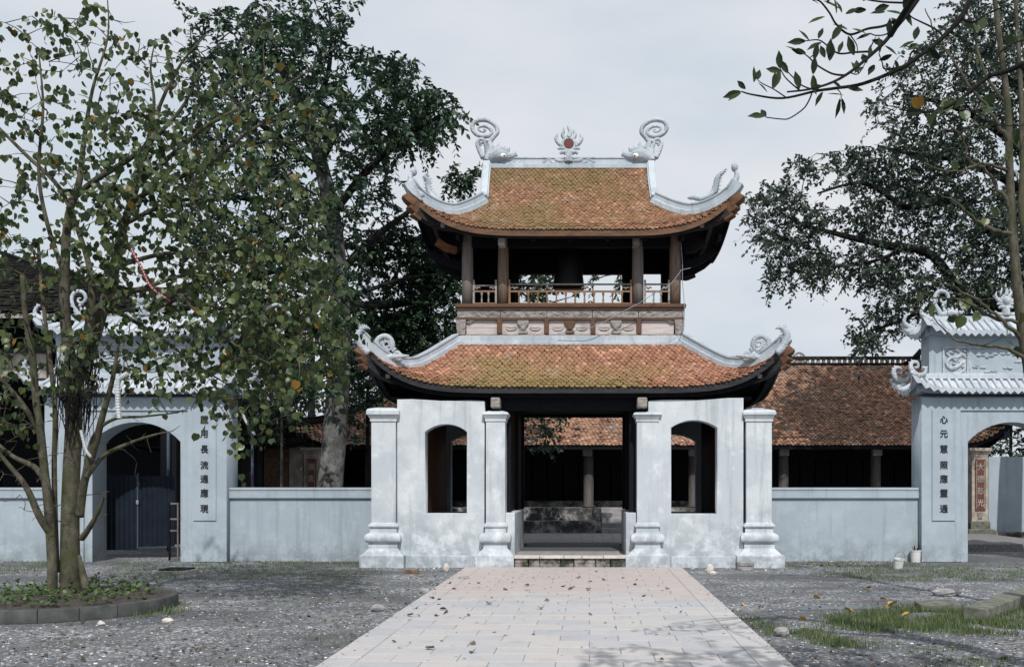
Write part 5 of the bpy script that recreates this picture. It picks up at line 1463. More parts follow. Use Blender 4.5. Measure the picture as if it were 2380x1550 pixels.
# fibrous roots and strips hanging from the fork
mb=MB(); r2=random.Random(5)
for k in range(90):
    a=r2.uniform(130,225); y=r2.uniform(800,900); l=r2.uniform(50,190)
    mb.tube([W(a,y,12.95),W(a+r2.uniform(-14,14),y+l*.5,12.9),W((a*.5+172*.5)+r2.uniform(-26,26),y+l,12.98)],[.008,.007,.003],4,cap=False)
obj('hanging_root_mass',mb,M['bark_dark'],bt)
# planter
pl=thing('planter','round concrete planter kerb with soil and weeds around the leafy tree','planter',(-7.25,13.05,0))
Rp=1.46; n=20
prof=[(Rp-.10,0),(Rp+.0,0),(Rp+.0,.155),(Rp-.01,.17),(Rp-.09,.17),(Rp-.10,.155)]
me_={}
for k in range(n):
    a0=2*math.pi*k/n+.002; a1=2*math.pi*(k+1)/n-.002; vs=[]
    for a in np.linspace(a0,a1,5): vs+=[(-7.25+r*math.cos(a),13.05+r*math.sin(a),z) for r,z in prof]
    m=len(prof); fs=[]
    for i in range(4):
        for j in range(m): fs.append((i*m+j,i*m+(j+1)%m,(i+1)*m+(j+1)%m,(i+1)*m+j))
    fs+=[tuple(range(m))[::-1],tuple(range(4*m,5*m))]
    obj('kerb_segment',MB().add(vs,fs),M['kerb'],pl,bevel=.008)
vs=[(-7.25,13.05,.20)]; fs=[]; r3=random.Random(2)
for j,(r,z) in enumerate(((.5,.22),(.95,.19),(1.38,.15))):
    for k in range(24):
        a=2*math.pi*k/24; vs.append((-7.25+r*math.cos(a),13.05+r*math.sin(a),z+r3.uniform(-.015,.02)))
for k in range(24):
    fs.append((0,1+k,1+(k+1)%24))
    for j in range(2): a=1+j*24+k; b=1+j*24+(k+1)%24; fs.append((a,a+24,b+24,b))
obj('planter_soil',MB().add(vs,fs),M['soil'],pl,smooth=True)
rg=np.random.default_rng(8)
def disc_pts(cx,cy,R,n,rg): a=rg.uniform(0,2*math.pi,n); r=R*np.sqrt(rg.uniform(0,1,n)); return np.stack([cx+r*np.cos(a),cy+r*np.sin(a)],-1)
q=disc_pts(-7.15,12.85,1.2,210,rg); att=np.stack([q[:,0],q[:,1],.2+rg.uniform(0,.13,len(q))],-1)
pos,Mx=sprays(att,np.tile([0,0,1.0],(len(att),1)),4,.09,.065,rg,droop=.1,spread=.8,width=1.6)
o=scatter('weeds',LEAF_V,LEAF_F,pos,Mx,M['leaf_weed']); tag(o,'low bright green weeds growing in the planter soil','weeds',kind='stuff')

# ------------------------------------------------------------------ big dark tree behind
dt=thing('dark_tree','tall dark evergreen tree with pale lichened trunk behind the left low wall','tree',(X(765,25.5),25.5,0))
T=Tree(17); Yq=25.5
T.limb([P4(757,1275,Yq,.42),P4(760,1200,Yq,.37),P4(770,1100,Yq,.33),P4(780,980,Yq,.31),P4(788,860,Yq,.29),P4(792,740,Yq,.26),P4(785,620,Yq,.24),P4(772,500,Yq,.22),P4(745,380,Yq,.19),P4(715,280,Yq,.16),P4(660,170,Yq,.12),P4(630,90,Yq,.08),P4(625,20,Yq,.05)],n=14)
B=lambda pts,**k: T.limb([P4(*p) for p in pts],which='br',n=7,**k)
B([(790,720,25.5,.15),(850,712,26.4,.14),(930,705,27.8,.12),(1010,690,28.3,.10),(1080,670,28.3,.08),(1180,660,27.6,.06),(1280,670,27.7,.03)])
B([(785,640,25.5,.12),(860,560,25.8,.1),(940,500,26,.07),(1000,450,26.2,.04)])
B([(772,500,25.5,.12),(850,400,25.2,.1),(930,330,25,.07),(1020,270,25,.04)])
B([(745,380,25.5,.1),(800,280,25.2,.08),(880,200,25,.05),(940,170,25,.03)])
B([(715,280,25.5,.09),(760,180,25.5,.07),(770,80,25.4,.04),(760,10,25.4,.02)])
B([(745,400,25.5,.12),(660,330,25.2,.1),(560,250,25,.07),(480,150,25,.04)])
B([(772,520,25.5,.12),(680,480,25,.1),(560,460,24.8,.06),(470,420,24.7,.03)])
B([(788,640,25.5,.12),(700,620,25,.1),(600,640,24.6,.07),(500,660,24.5,.04)])
B([(790,780,25.5,.1),(720,760,25,.08),(640,800,24.8,.05),(560,840,24.8,.03)])
B([(790,800,25.5,.1),(850,830,26.3,.08),(930,830,27,.05),(1010,800,27.2,.03)])
B([(792,700,25.6,.06),(1000,640,27.4,.05),(1240,700,28.0,.03),(1262,900,28.2,.022),(1266,990,28.3,.012)])
rg=T.rg
Yd_=lambda x,y,r: np.where(x<850, 25.3+r.normal(0,1.1,len(x)), np.where(y>380, 27.5+np.abs(r.normal(0,.5,len(x))), 25.3+r.normal(0,.7,len(x))))
Ybk=lambda x,y,r: 28.1+r.normal(0,.35,len(x))
zones=[([(440,40),(560,5),(700,-5),(800,0),(815,70),(800,115),(900,135),(930,200),(940,320),(900,460),(960,520),(1000,560),(1060,590),(1072,690),(1070,770),(900,770),(840,820),(850,880),(760,900),(600,920),(540,900),(450,700),(430,480),(445,250)],1750),
       ([(880,150),(955,140),(965,170),(940,210),(880,210)],40),([(940,225),(1000,205),(1055,215),(1072,240),(1070,292),(1010,300),(960,290)],85),([(900,270),(1000,290),(1005,345),(950,350),(900,340)],70),
       ([(1040,400),(1070,400),(1102,395),(1105,440),(1085,472),(1045,468)],34),([(840,740),(1065,700),(1065,780),(1000,800),(860,800)],170),([(1000,560),(1065,600),(1065,700),(980,690)],80),([(850,560),(960,540),(1060,620),(1066,700),(1062,840),(900,870),(845,840)],420)]
att=np.concatenate([sample_poly(p,n,Yd_,rg) for p,n in zones])
att=np.concatenate([att,sample_poly([(1120,620),(1290,620),(1285,715),(1150,720)],90,Ybk,rg),sample_poly([(1340,655),(1400,632),(1405,650),(1350,715),(1330,712)],9,Ybk,rg),sample_poly([(1430,630),(1450,630),(1448,665),(1435,660)],4,Ybk,rg),
   sample_poly([(1250,965),(1280,965),(1275,1045),(1262,1045)],15,lambda x,y,r:28.3+r.normal(0,.1,len(x)),rg),sample_poly([(1205,965),(1222,965),(1215,995)],3,lambda x,y,r:28.3+r.normal(0,.1,len(x)),rg),sample_poly([(1282,965),(1305,968),(1305,985)],3,lambda x,y,r:28.3+r.normal(0,.1,len(x)),rg)])
v_=np.sin(att[:,0]*2.1+1.7*np.sin(att[:,2]*1.3))+np.sin(att[:,2]*2.4+1.2*np.sin(att[:,0]*1.9+att[:,1])); att=att[(v_>-.75)|(rg.uniform(0,1,len(att))<.35)]
dirs=T.grow(att,step=.5,r0=.02,rend=.006,lift=.12)
obj('trunk',T.trunk,M['bark_grey'],dt,smooth=True); obj('branches',T.br,M['bark_dark'],dt,smooth=True)
pos,Mx=sprays(att,dirs,22,.55,.165,rg,droop=.35,spread=.45)
o=scatter('crown',LEAF_V,LEAF_F,pos,Mx,M['leaf_dark'],dt); o['kind']='stuff'
# hanging thin twigs by the crown edge
# ------------------------------------------------------------------ lower dark trees behind the wall at left
def bush_tree(name,label,cat,px,Y,zones,seed,mat,leaf,nl,ln,group=None,barkm='bark_dark',trunk_top=900,r=.1):
    t=thing(name,label,cat,(X(px,Y),Y,0),group); T=Tree(seed)
    T.limb([(X(px,Y),Y,0,r),(X(px,Y)+.05,Y,1.2,r*.8),(X(px+5,Y),Y,Z(trunk_top,Y),r*.5)],n=8)
    att=np.concatenate([sample_poly(p,n,lambda x,y,rr:Y+rr.normal(0,.6,len(x)),T.rg) for p,n in zones]); att[:,2]=np.maximum(att[:,2],.1)
    dirs=T.grow(att,step=.5,r0=.014,rend=.005)
    obj('trunk',T.trunk,M[barkm],t,smooth=True); obj('branches',T.br,M[barkm],t,smooth=True)
    if nl:
        pos,Mx=sprays(att,dirs,nl,ln,leaf,T.rg); o=scatter('crown',LEAF_V,LEAF_F,pos,Mx,M[mat],t); o['kind']='stuff'
    return t
bush_tree('dark_bush','dark leafy bush in front of the outhouse behind the left low wall','bush',600,28.5,[([(545,850),(700,850),(730,900),(690,975),(640,1000),(560,1010),(545,940)],170)],31,'leaf_dark',.16,16,.5)
bush_tree('hanging_tree','dark tree with drooping foliage behind the pale trunk and beside the tower','tree',850,27.8,[([(800,830),(1000,800),(1060,790),(1060,840),(900,870),(905,930),(850,980),(835,1060),(815,1040),(800,940)],150)],32,'leaf_dark',.16,16,.5,trunk_top=900)
bush_tree('bare_shrub','leafless shrub of pale grey twigs between the left gate and pale trunk','shrub',650,27.0,[([(560,860),(720,850),(730,900),(700,960),(640,1000),(580,960)],120),([(845,640),(875,640),(880,690),(835,700)],30)],33,'leaf_dark',.1,0,.3,barkm='bark_grey',trunk_top=950,r=.06)
bush_tree('beyond_tree','dark tree beyond the grey wall seen through the right arch gate','tree',2345,36,[([(2240,880),(2460,880),(2460,1075),(2240,1075)],240)],51,'leaf_dark',.2,18,.6)
# distant tree line behind everything (left half)
for (px,Y,zn,sd,lab) in ((330,44,[([(-300,640),(0,560),(250,640),(420,700),(560,780),(560,1000),(-300,1000)],420)],41,'distant dark tree mass behind the left hall roof'),
                        (720,46,[([(560,700),(700,640),(860,680),(880,1000),(560,1000)],260)],42,'distant dark tree seen under the big evergreen crown')):
    bush_tree('distant_tree',lab,'tree',px,Y,zn,sd,'leaf_dark',.3,16,.9,trunk_top=800,r=.3)

# ------------------------------------------------------------------ right background tree
rt=thing('broad_tree','broad blue-green tree with spreading limbs behind the right arch gate','tree',(X(2440,28),28,0))
T=Tree(23); Yq=28
T.limb([P4(2450,1262,Yq,.5),P4(2450,1100,Yq,.42),P4(2455,900,Yq,.38),P4(2460,780,Yq,.34),P4(2455,600,Yq,.3),P4(2440,420,Yq,.24),P4(2420,250,Yq,.17),P4(2410,100,Yq,.1)],n=12)
B=lambda pts,**k: T.limb([P4(*p) for p in pts],which='br',n=7,**k)
B([(2455,760,28,.22),(2380,735,28,.2),(2300,705,28,.18),(2240,690,27.8,.16),(2165,593,27.5,.13),(2060,570,27.3,.11),(1990,555,27.2,.09),(1930,540,27.2,.07),(1860,520,27.2,.05),(1810,490,27.2,.03)])
B([(2455,640,28,.2),(2330,560,28,.16),(2225,470,27.7,.13),(2140,478,27.5,.11),(2100,480,27.4,.1),(2040,440,27.3,.07),(1990,425,27.3,.05),(1900,450,27.3,.03)])
B([(2455,560,28,.18),(2380,450,28.2,.14),(2260,380,28.2,.1),(2130,360,28,.07),(2040,340,28,.04)])
B([(2440,420,28,.16),(2340,320,28.5,.12),(2220,250,28.5,.08),(2100,220,28.3,.04)])
B([(2430,300,28,.12),(2340,180,28.2,.09),(2250,100,28.2,.06),(2180,60,28.2,.03)])
B([(2240,690,27.8,.1),(2150,720,27.5,.07),(2080,750,27.3,.05),(2020,770,27.3,.03)])
B([(2100,580,27.4,.06),(2020,610,27.2,.05),(1920,620,27.2,.035),(1850,600,27.2,.02)])
rg=T.rg; Yr_=lambda x,y,r: 27.8+r.normal(0,.8,len(x))
zones=[([(1730,445),(1800,425),(1860,400),(1872,470),(1930,500),(1900,560),(1860,640),(1790,640),(1750,540)],227),
       ([(1850,375),(1885,365),(1900,400),(1870,420)],21),([(1900,360),(2010,335),(2100,330),(2240,330),(2260,470),(2160,480),(2040,450),(1950,440)],402),
       ([(2010,240),(2040,220),(2090,130),(2190,70),(2210,0),(2440,0),(2440,340),(2060,330),(2040,280)],577),
       ([(1900,480),(2060,460),(2250,450),(2420,450),(2420,640),(2200,690),(2020,620),(1960,560)],630),
       ([(1860,580),(2000,590),(2100,640),(2060,680),(1940,640),(1870,660)],157),([(1990,740),(2060,690),(2160,660),(2200,720),(2100,760),(2040,800),(2000,835),(1970,790)],157),([(2150,660),(2400,650),(2400,760),(2200,740)],192),([(2180,80),(2440,60),(2440,330),(2200,330)],160),([(2200,330),(2440,330),(2440,700),(2260,660)],260),([(1780,620),(1830,620),(1850,675),(1800,665)],21)]
att=np.concatenate([sample_poly(p,n,Yr_,rg) for p,n in zones]); dirs=T.grow(att,step=.5,r0=.018,rend=.005,lift=.1)
obj('trunk',T.trunk,M['bark_dark'],rt,smooth=True); obj('branches',T.br,M['bark_dark'],rt,smooth=True)
pos,Mx=sprays(att,dirs,18,.5,.135,rg,droop=.35,spread=.55,width=1.1)
o=scatter('crown',LEAF_V,LEAF_F,pos,Mx,M['leaf_right'],rt); o['kind']='stuff'

# ------------------------------------------------------------------ right slender tree
st=thing('slender_tree','slender mossy tree with few heart shaped leaves at the right edge','tree',(X(2420,12.6),12.6,0))
T=Tree(29)
T.limb([P4(2440,1390,12.6,0.099),P4(2420,1100,12.6,0.087),P4(2398,900,12.6,0.077),P4(2376,760,12.6,0.071),P4(2362,640,12.6,0.062),P4(2352,500,12.6,0.056),P4(2346,380,12.6,0.050),P4(2343,260,12.6,0.046),P4(2328,130,12.6,0.037),P4(2312,0,12.6,0.031),P4(2300,-80,12.6,0.019)],n=10)
T.limb([P4(2395,600,12.5,0.043),P4(2374,500,12.5,0.040),P4(2376,380,12.5,0.037),P4(2372,200,12.5,0.031),P4(2360,0,12.5,0.025)],n=8)
B=lambda pts,**k: T.limb([P4(*p) for p in pts],which='br',n=6,wob=.01,**k)
B([(2362,545,12.6,0.0310),(2310,535,12.5,0.0279),(2260,505,12.4,0.0217),(2235,480,12.4,0.0124),(2180,450,12.4,0.0062)])
B([(2352,490,12.6,0.0310),(2320,440,12.6,0.0248),(2290,395,12.6,0.0186),(2250,370,12.55,0.0155),(2230,310,12.55,0.0124),(2160,260,12.55,0.0074),(2120,230,12.55,0.0037)])
B([(2370,750,12.6,0.0248),(2300,735,12.5,0.0217),(2240,700,12.5,0.0155),(2170,690,12.5,0.0093),(2110,670,12.5,0.0037)])
B([(2376,790,12.6,0.0310),(2330,745,12.5,0.0248),(2270,700,12.4,0.0186),(2200,660,12.4,0.0093),(2130,650,12.4,0.0043)])
B([(2400,850,12.55,0.0310),(2340,810,12.5,0.0248),(2260,800,12.4,0.0186),(2210,780,12.4,0.0124),(2150,720,12.4,0.0062),(2110,715,12.4,0.0037)])
B([(2345,330,12.6,0.0310),(2300,260,12.55,0.0217),(2240,180,12.55,0.0155),(2180,90,12.55,0.0112),(2150,20,12.55,0.0062)])
B([(2343,240,12.6,0.0248),(2290,170,12.6,0.0186),(2260,60,12.6,0.0124),(2230,-20,12.6,0.0062)])
B([(2346,400,12.6,0.0248),(2290,380,12.4,0.0186),(2220,400,12.4,0.0124),(2150,380,12.4,0.0074)])
rg=T.rg; att=np.concatenate([sample_poly([(2130,60),(2390,0),(2400,620),(2200,560),(2120,320)],60,lambda x,y,r:12.5+r.normal(0,.5,len(x)),rg),sample_poly([(2110,640),(2380,620),(2380,830),(2150,760)],26,lambda x,y,r:12.4+r.normal(0,.3,len(x)),rg)])
dirs=T.grow(att,step=.25,r0=.009,rend=.003,lift=.05,noise_=.09)
obj('trunk',T.trunk,M['bark_bodhi'],st,smooth=True); obj('branches',T.br,M['bark_bodhi'],st,smooth=True)
pos,Mx=sprays(att[::2],dirs[::2],1,.2,.15,rg,droop=.5)
ax=Mx[:,:,1]; sz=np.linalg.norm(ax,axis=1)[:,None]; ax=ax/sz*.4+dn*.8+rg.normal(0,.2,ax.shape); ax/=np.linalg.norm(ax,axis=1)[:,None]; nr=rg.normal(0,.6,ax.shape); nr[:,1]-=.7; x=np.cross(ax,nr); x/=np.linalg.norm(x,axis=1)[:,None]; z=np.cross(x,ax)
Mx=np.stack([x*sz*.95,ax*sz,z*sz],-1); inv=Matrix.Translation(st.location).inverted()
for i in range(len(pos)):
    o=bpy.data.objects.new('leaf',lm); COL.objects.link(o); o.parent=st; o.matrix_parent_inverse=inv
    o.matrix_basis=Matrix([list(Mx[i][0])+[pos[i][0]],list(Mx[i][1])+[pos[i][1]],list(Mx[i][2])+[pos[i][2]],[0,0,0,1]])

# ------------------------------------------------------------------ near overhanging branch tree (trunk right of the frame)
ot=thing('overhanging_tree','dark near branches with glossy pointed leaves reaching in from the top right','tree',(4.6,6.6,0))
T=Tree(37); Yn=7.0
def c6(x,y): return (1673.5+x*.5199, y*.5199)
def nb(pts,r0,r1,Y0=Yn,Y1=Yn,n=7):
    k=len(pts); q=[]
    for i,(a,b) in enumerate(pts):
        f=i/(k-1); px,py=c6(a,b); Y=Y0+(Y1-Y0)*f; q.append((*W(px,py,Y),(r0+(r1-r0)*f)*1.0))
    T.limb(q,which='br',n=n,sm=5)
T.limb([(4.7,6.4,0,.2),(4.6,6.5,1.5,.17),(4.5,6.6,3.2,.15),(4.2,6.7,4.6,.13),(3.8,6.8,5.6,.10),(3.2,6.9,6.3,.07)],n=10)
T.limb([(4.4,6.6,3.8,.09),(4.0,6.9,4.3,.07),(3.5,7,4.5,.05),(X(2380,7),7,Z(150,7),.035)],which='br',n=7)
def top(px,py): a,b=c6(px,py); return W(a,b,Yn)
for e in ((1120,0),(885,0),(415,0),(640,0)):
    p=top(*e); T.limb([(3.3,6.9,6.2,.045),((p[0]+3.3)/2,6.95,(p[2]+6.2)/2+.15,.03),(p[0],Yn,p[2],.014)],which='br',n=7)
nb([(1120,-5),(1075,80),(1000,165),(900,245),(800,310),(640,375),(520,395),(430,408),(280,440),(150,425),(95,410)],.021,.005)
nb([(885,-5),(840,60),(790,120),(735,190),(660,260),(580,325),(500,370),(400,400),(300,412)],.019,.006,Yn,Yn-.25)
nb([(830,70),(740,115),(660,130),(580,155),(520,110),(490,60),(450,10),(415,-5)],.010,.006)
nb([(870,15),(760,12),(690,5),(640,-5)],.008,.006)
nb([(360,408),(320,375),(290,345),(270,310)],.006,.004); nb([(430,405),(370,385),(330,350),(305,325)],.006,.004)
nb([(560,338),(500,330),(430,290),(400,260),(375,240)],.008,.004); nb([(660,232),(600,235),(530,240),(480,205),(440,180),(380,185)],.008,.004)
nb([(410,420),(395,455),(370,490),(310,530),(270,533),(205,525)],.006,.004); nb([(300,440),(240,400),(190,375),(170,360)],.005,.003)
nb([(1359,285),(1280,320),(1200,345),(1080,440),(980,495),(880,500),(800,490)],.022,.005,Yn,Yn+.3)
nb([(900,245),(860,230),(830,290),(740,310),(725,280),(710,240)],.007,.004); nb([(800,90),(750,150),(700,160),(670,150)],.006,.004); nb([(580,325),(620,330),(660,260)],.005,.003)
nb([(1000,165),(960,130),(900,100),(860,80),(840,60)],.008,.004); nb([(1075,80),(1130,100),(1200,60),(1300,20)],.010,.006); nb([(580,155),(610,200),(615,240)],.005,.003); nb([(520,395),(540,420),(540,455)],.004,.003)
nb([(1200,345),(1240,250),(1300,200),(1359,180)],.009,.006); nb([(1080,440),(1150,520),(1250,560),(1359,560)],.007,.004,Yn+.1,Yn+.5)
tips=[(95,410,-1,.2),(115,400,-.6,-.8),(150,370,.1,-1),(165,360,.3,-1),(95,415,-1,.6),(235,400,.4,-1),(240,385,.1,-1),(212,415,-.6,-.5),(270,310,-.1,-1),(275,320,-.8,-.3),(305,330,-.5,-.8),(200,520,-.8,.1),(205,525,-.3,-1),(190,515,-1,.2),(385,240,-.9,-.2),(375,245,-1,-.5),(420,270,.2,-1),(400,262,.8,-.6),
 (415,335,.1,-1),(415,335,.1,1),(440,175,.4,-1),(385,185,-1,0),(400,185,-.7,-.7),(500,180,.5,-.8),(455,190,-.6,.3),(485,255,.1,-1),(490,275,.2,-1),(470,260,-.3,-1),(610,320,.1,-1),(620,330,-.4,-.8),(545,395,-.9,-.3),(570,395,.9,.1),(535,440,-.1,1),(545,440,.2,.9),(655,285,-.1,-1),(665,260,.2,-1),(712,240,0,-1),
 (870,180,.3,-1),(870,185,-.9,.3),(905,185,.5,.2),(740,55,-.7,.1),(740,50,.7,.3),(560,65,.9,-.4),(545,60,-.3,-.8),(470,75,-.8,.3),(520,65,-.2,-1),(655,45,-1,.0),(690,45,.8,-.3),(830,60,-.2,-1),(820,50,.5,.6),(800,125,-.3,-.8),(755,155,0,-1),(735,205,.4,.3),(740,200,-.6,-.4),(570,135,-.6,-.5),(590,130,.9,.3),(440,20,-.8,-.4),(480,20,.3,-.9),(460,5,.8,.3),
 (840,225,.6,-.5),(860,280,.7,.2),(770,245,-.7,.2),(780,270,.6,.5),(930,215,.6,.5),(690,290,-.5,.8),(355,400,-.2,-1),(400,400,.8,-.2),(460,410,-.5,.9),(480,420,1,.1),(700,160,-.4,.9),(680,150,-1,.3),(600,250,-.4,-1),(530,240,.3,-.9),(640,300,-.7,.6),(1100,430,-.5,.5),(1000,490,-.8,.4),(900,500,-1,.2),(820,490,-1,-.3),(960,495,-.2,1)]
LP=[];LM=[]
rg=T.rg
for (a,b,u,v) in tips:
    px,py=c6(a,b); p=np.array(W(px,py,Yn-.02)); ax=np.array([u,rg.normal(0,.35),-v]); ax/=np.linalg.norm(ax)
    nr=np.array([rg.normal(0,.5),-.8,rg.normal(.5,.5)]); x=np.cross(ax,nr); x/=np.linalg.norm(x); z=np.cross(x,ax); s_=.122*rg.uniform(.8,1.25); LP.append(p); LM.append(np.stack([x*s_*.95,ax*s_,z*s_],-1))
inv=Matrix.Translation(ot.location).inverted()
lm2=bpy.data.meshes.new('leaf'); lm2.from_pydata([(0,0,0),(.10,.12,.02),(.20,.38,.03),(.20,.62,.02),(.09,.86,-.02),(0,1.05,-.06),(-.09,.86,-.02),(-.20,.62,.02),(-.20,.38,.03),(-.10,.12,.02),(0,.5,-.03)],[],[(i,(i+1)%10,10) for i in range(10)]); lm2.update(); lm2.materials.append(M['leaf_mag'])
for p,m in zip(LP,LM):
    o=bpy.data.objects.new('leaf',lm2); COL.objects.link(o); o.parent=ot; o.matrix_parent_inverse=inv
    o.matrix_basis=Matrix([list(m[0])+[p[0]],list(m[1])+[p[1]],list(m[2])+[p[2]],[0,0,0,1]])
# crown above the frame: it throws the dappled shade on the near paving
q=rg.uniform([.0,2.4,3.6],[4.8,6.4,7.2],(900,3)); q=q[(q[:,2]>H+1150*q[:,1]/F+.25)&(q[:,1]+.86*q[:,2]<9.9)&(q[:,1]+.86*q[:,2]>7)&(q[:,0]>.7)][:150]
dirs=T.grow(q,step=.4,r0=.014,rend=.004)
obj('trunk',T.trunk,M['bark_dark'],ot,smooth=True); obj('branches',T.br,M['bark_dark'],ot,smooth=True)
pos,Mx=sprays(q,dirs,14,.45,.13,rg,droop=.3,width=1.1); ok=pos[:,2]>H+1200*pos[:,1]/F
o=scatter('crown',LEAF_V,LEAF_F,pos[ok],Mx[ok],M['leaf_mag'],ot); o['kind']='stuff'

# ------------------------------------------------------------------ ground cover
rg=np.random.default_rng(99)
def gpoly(poly,n):
    P=np.array(poly,float); lo,hi=P.min(0),P.max(0); out=[]
    while len(out)<n:
        q=rg.uniform(lo,hi,(n*3,2)); q=q[in_poly(q,poly)]; out+=list(q)
    q=np.array(out[:n]); Y=H*F/(q[:,1]-VY); return np.stack([(q[:,0]-VX)*Y/F,Y,np.zeros(len(q))],-1)
def off_path(p,m=.02): return ~((p[:,0]>PX0-m)&(p[:,0]<PX1+m)&(p[:,1]<PY1))
def clump(p,th,sc=1.5):
    v=np.sin(p[:,0]*sc*1.7+1.3*np.sin(p[:,1]*sc))+np.sin(p[:,1]*sc*2.3+1.7*np.sin(p[:,0]*sc*1.1)); return v>th
GB_V=[(-.5,0,0),(.5,0,0),(.3,.15,.55),(-.3,.15,.55),(0,.45,1)]; GB_F=[(0,1,2,3),(3,2,4)]
def blades(p,h0,h1):
    n=len(p); a=rg.uniform(0,2*math.pi,n); h=rg.uniform(h0,h1,n); w=h*.09+.002
    c,s=np.cos(a),np.sin(a); lean=rg.uniform(.2,1.3,n)
    x=np.stack([c*w,s*w,0*w],-1); y=np.stack([-s*h*lean,c*h*lean,0*h],-1); z=np.stack([0*h,0*h,h],-1)
    return np.stack([x,y,z],-1)
gz=[([(250,1306),(600,1302),(850,1302),(900,1325),(830,1345),(560,1348),(250,1345)],13000,.02,.06,-1.0),([(0,1300),(120,1298),(120,1330),(0,1335)],1500,.03,.08,-1),
    ([(1900,1325),(2120,1318),(2380,1318),(2380,1350),(2100,1352),(1900,1345)],9000,.02,.07,-.9),
    ([(1910,1440),(2000,1425),(2100,1412),(2190,1405),(2260,1420),(2380,1400),(2380,1475),(2260,1475),(2120,1465),(2020,1470),(1920,1455)],15000,.03,.10,-1.4),
    ([(1735,1430),(1760,1436),(1800,1462),(1870,1462),(1960,1480),(2040,1502),(1960,1512),(1860,1480),(1790,1478)],3200,.02,.08,-.8),
    ([(330,1395),(400,1400),(410,1425),(330,1435)],1400,.03,.10,-2),([(560,1455),(850,1440),(880,1470),(800,1510),(560,1490)],1600,.015,.05,.2),
    ([(2030,1520),(2380,1490),(2380,1548),(2060,1548)],1800,.02,.07,.2),([(540,1296),(845,1296),(845,1312),(540,1312)],5000,.02,.06,-.9),([(1825,1306),(2150,1304),(2150,1318),(1825,1320)],4000,.02,.06,-.8),([(2150,1304),(2380,1304),(2380,1325),(2150,1325)],1200,.02,.06,-.5),([(700,1345),(980,1345),(900,1400),(640,1400)],4000,.01,.035,.1),([(250,1350),(700,1350),(640,1420),(400,1440)],2400,.01,.03,.6),([(1650,1330),(1900,1330),(1900,1350),(1660,1350)],700,.01,.04,.3),([(880,1320),(1040,1322),(1020,1345),(880,1345)],600,.02,.05,.3)]
PP=[];MM=[]
for poly,n,h0,h1,th_ in gz:
    p=gpoly(poly,n); p[:,:2]+=rg.normal(0,.13,(n,2)); p=p[off_path(p)]; p=p[(p[:,1]<21.1)&~((p[:,0]>-4.8)&(p[:,0]<4.1)&(p[:,1]>19.4))&(np.hypot(p[:,0]+7.25,p[:,1]-13.05)>1.48)]; p=p[clump(p,th_,2.2)]; p=p[(clump(p,-.4,6.1))|(rg.uniform(0,1,len(p))<.4)]; PP.append(p); MM.append(blades(p,h0,h1))
o=scatter('grass',GB_V,GB_F,np.concatenate(PP),np.concatenate(MM),M['grass']); tag(o,'short green grass growing in patches on the gravel','grass',kind='stuff')
PB_V=[(1,0,0),(0,1,0),(-1,0,0),(0,-1,0),(.6,.6,.5),(-.6,.5,.55),(-.5,-.6,.5),(.55,-.55,.6),(0,0,.85)]; PB_F=[(3,0,7),(0,4,7),(0,1,4),(1,5,4),(1,2,5),(2,6,5),(2,3,6),(3,7,6),(4,5,8),(5,6,8),(6,7,8),(7,4,8)]
def stones(p,s0,s1,flat=.6):
    n=len(p); a=rg.uniform(0,2*math.pi,n); s=s0*(s1/s0)**(rg.uniform(0,1,n)**2.2); c,sn=np.cos(a),np.sin(a); e=rg.uniform(.6,1.3,n)
    x=np.stack([c*s*e,sn*s*e,0*s],-1); y=np.stack([-sn*s,c*s,0*s],-1); z=np.stack([rg.normal(0,.15,n)*s,rg.normal(0,.15,n)*s,s*flat],-1); return np.stack([x,y,z],-1)
p=gpoly([(-30,1300),(2420,1300),(2420,1560),(-30,1560)],26000); p=p[off_path(p)]
d=np.hypot(p[:,0]+7.25,p[:,1]-13.05); p=p[(d>1.5)&(p[:,1]<21.0)]
ins=(p[:,0]>-4.8)&(p[:,0]<4.1)&(p[:,1]>19.4); p=p[~ins]
o=scatter('gravel',PB_V,PB_F,p,stones(p,.005,.022,.45),M['pebble']); tag(o,'loose grey and white gravel stones scattered over the yard','gravel',kind='stuff')
n=1500; ex=np.where(rg.uniform(0,1,n)<.5,PX0+rg.normal(.0,.09,n),PX1+rg.normal(.0,.09,n)); ey=8.5+11*rg.uniform(0,1,n)**.8
p=np.stack([ex,ey,np.where((ex>PX0)&(ex<PX1),.027,0)],-1)
p=np.concatenate([p,np.stack([rg.uniform(PX0,PX1,500),rg.uniform(9,19.4,500),np.full(500,.027)],-1)])
o=scatter('spilled_gravel',PB_V,PB_F,p,stones(p,.003,.014,.5),M['pebble']); tag(o,'fine gravel spilled along the edges of the paved path','gravel',kind='stuff')
p=np.concatenate([gpoly([(838,1318),(1195,1318),(1195,1326),(838,1326)],260),gpoly([(1453,1318),(1830,1318),(1830,1326),(1453,1326)],260),gpoly([(530,1302),(850,1302),(850,1308),(530,1308)],260),gpoly([(1800,1302),(2140,1302),(2140,1308),(1800,1308)],260)])
o=scatter('wall_foot_rubble',PB_V,PB_F,p,stones(p,.008,.035,.6),M['pebble']); tag(o,'small rubble gathered at the foot of the walls','rubble',kind='stuff')
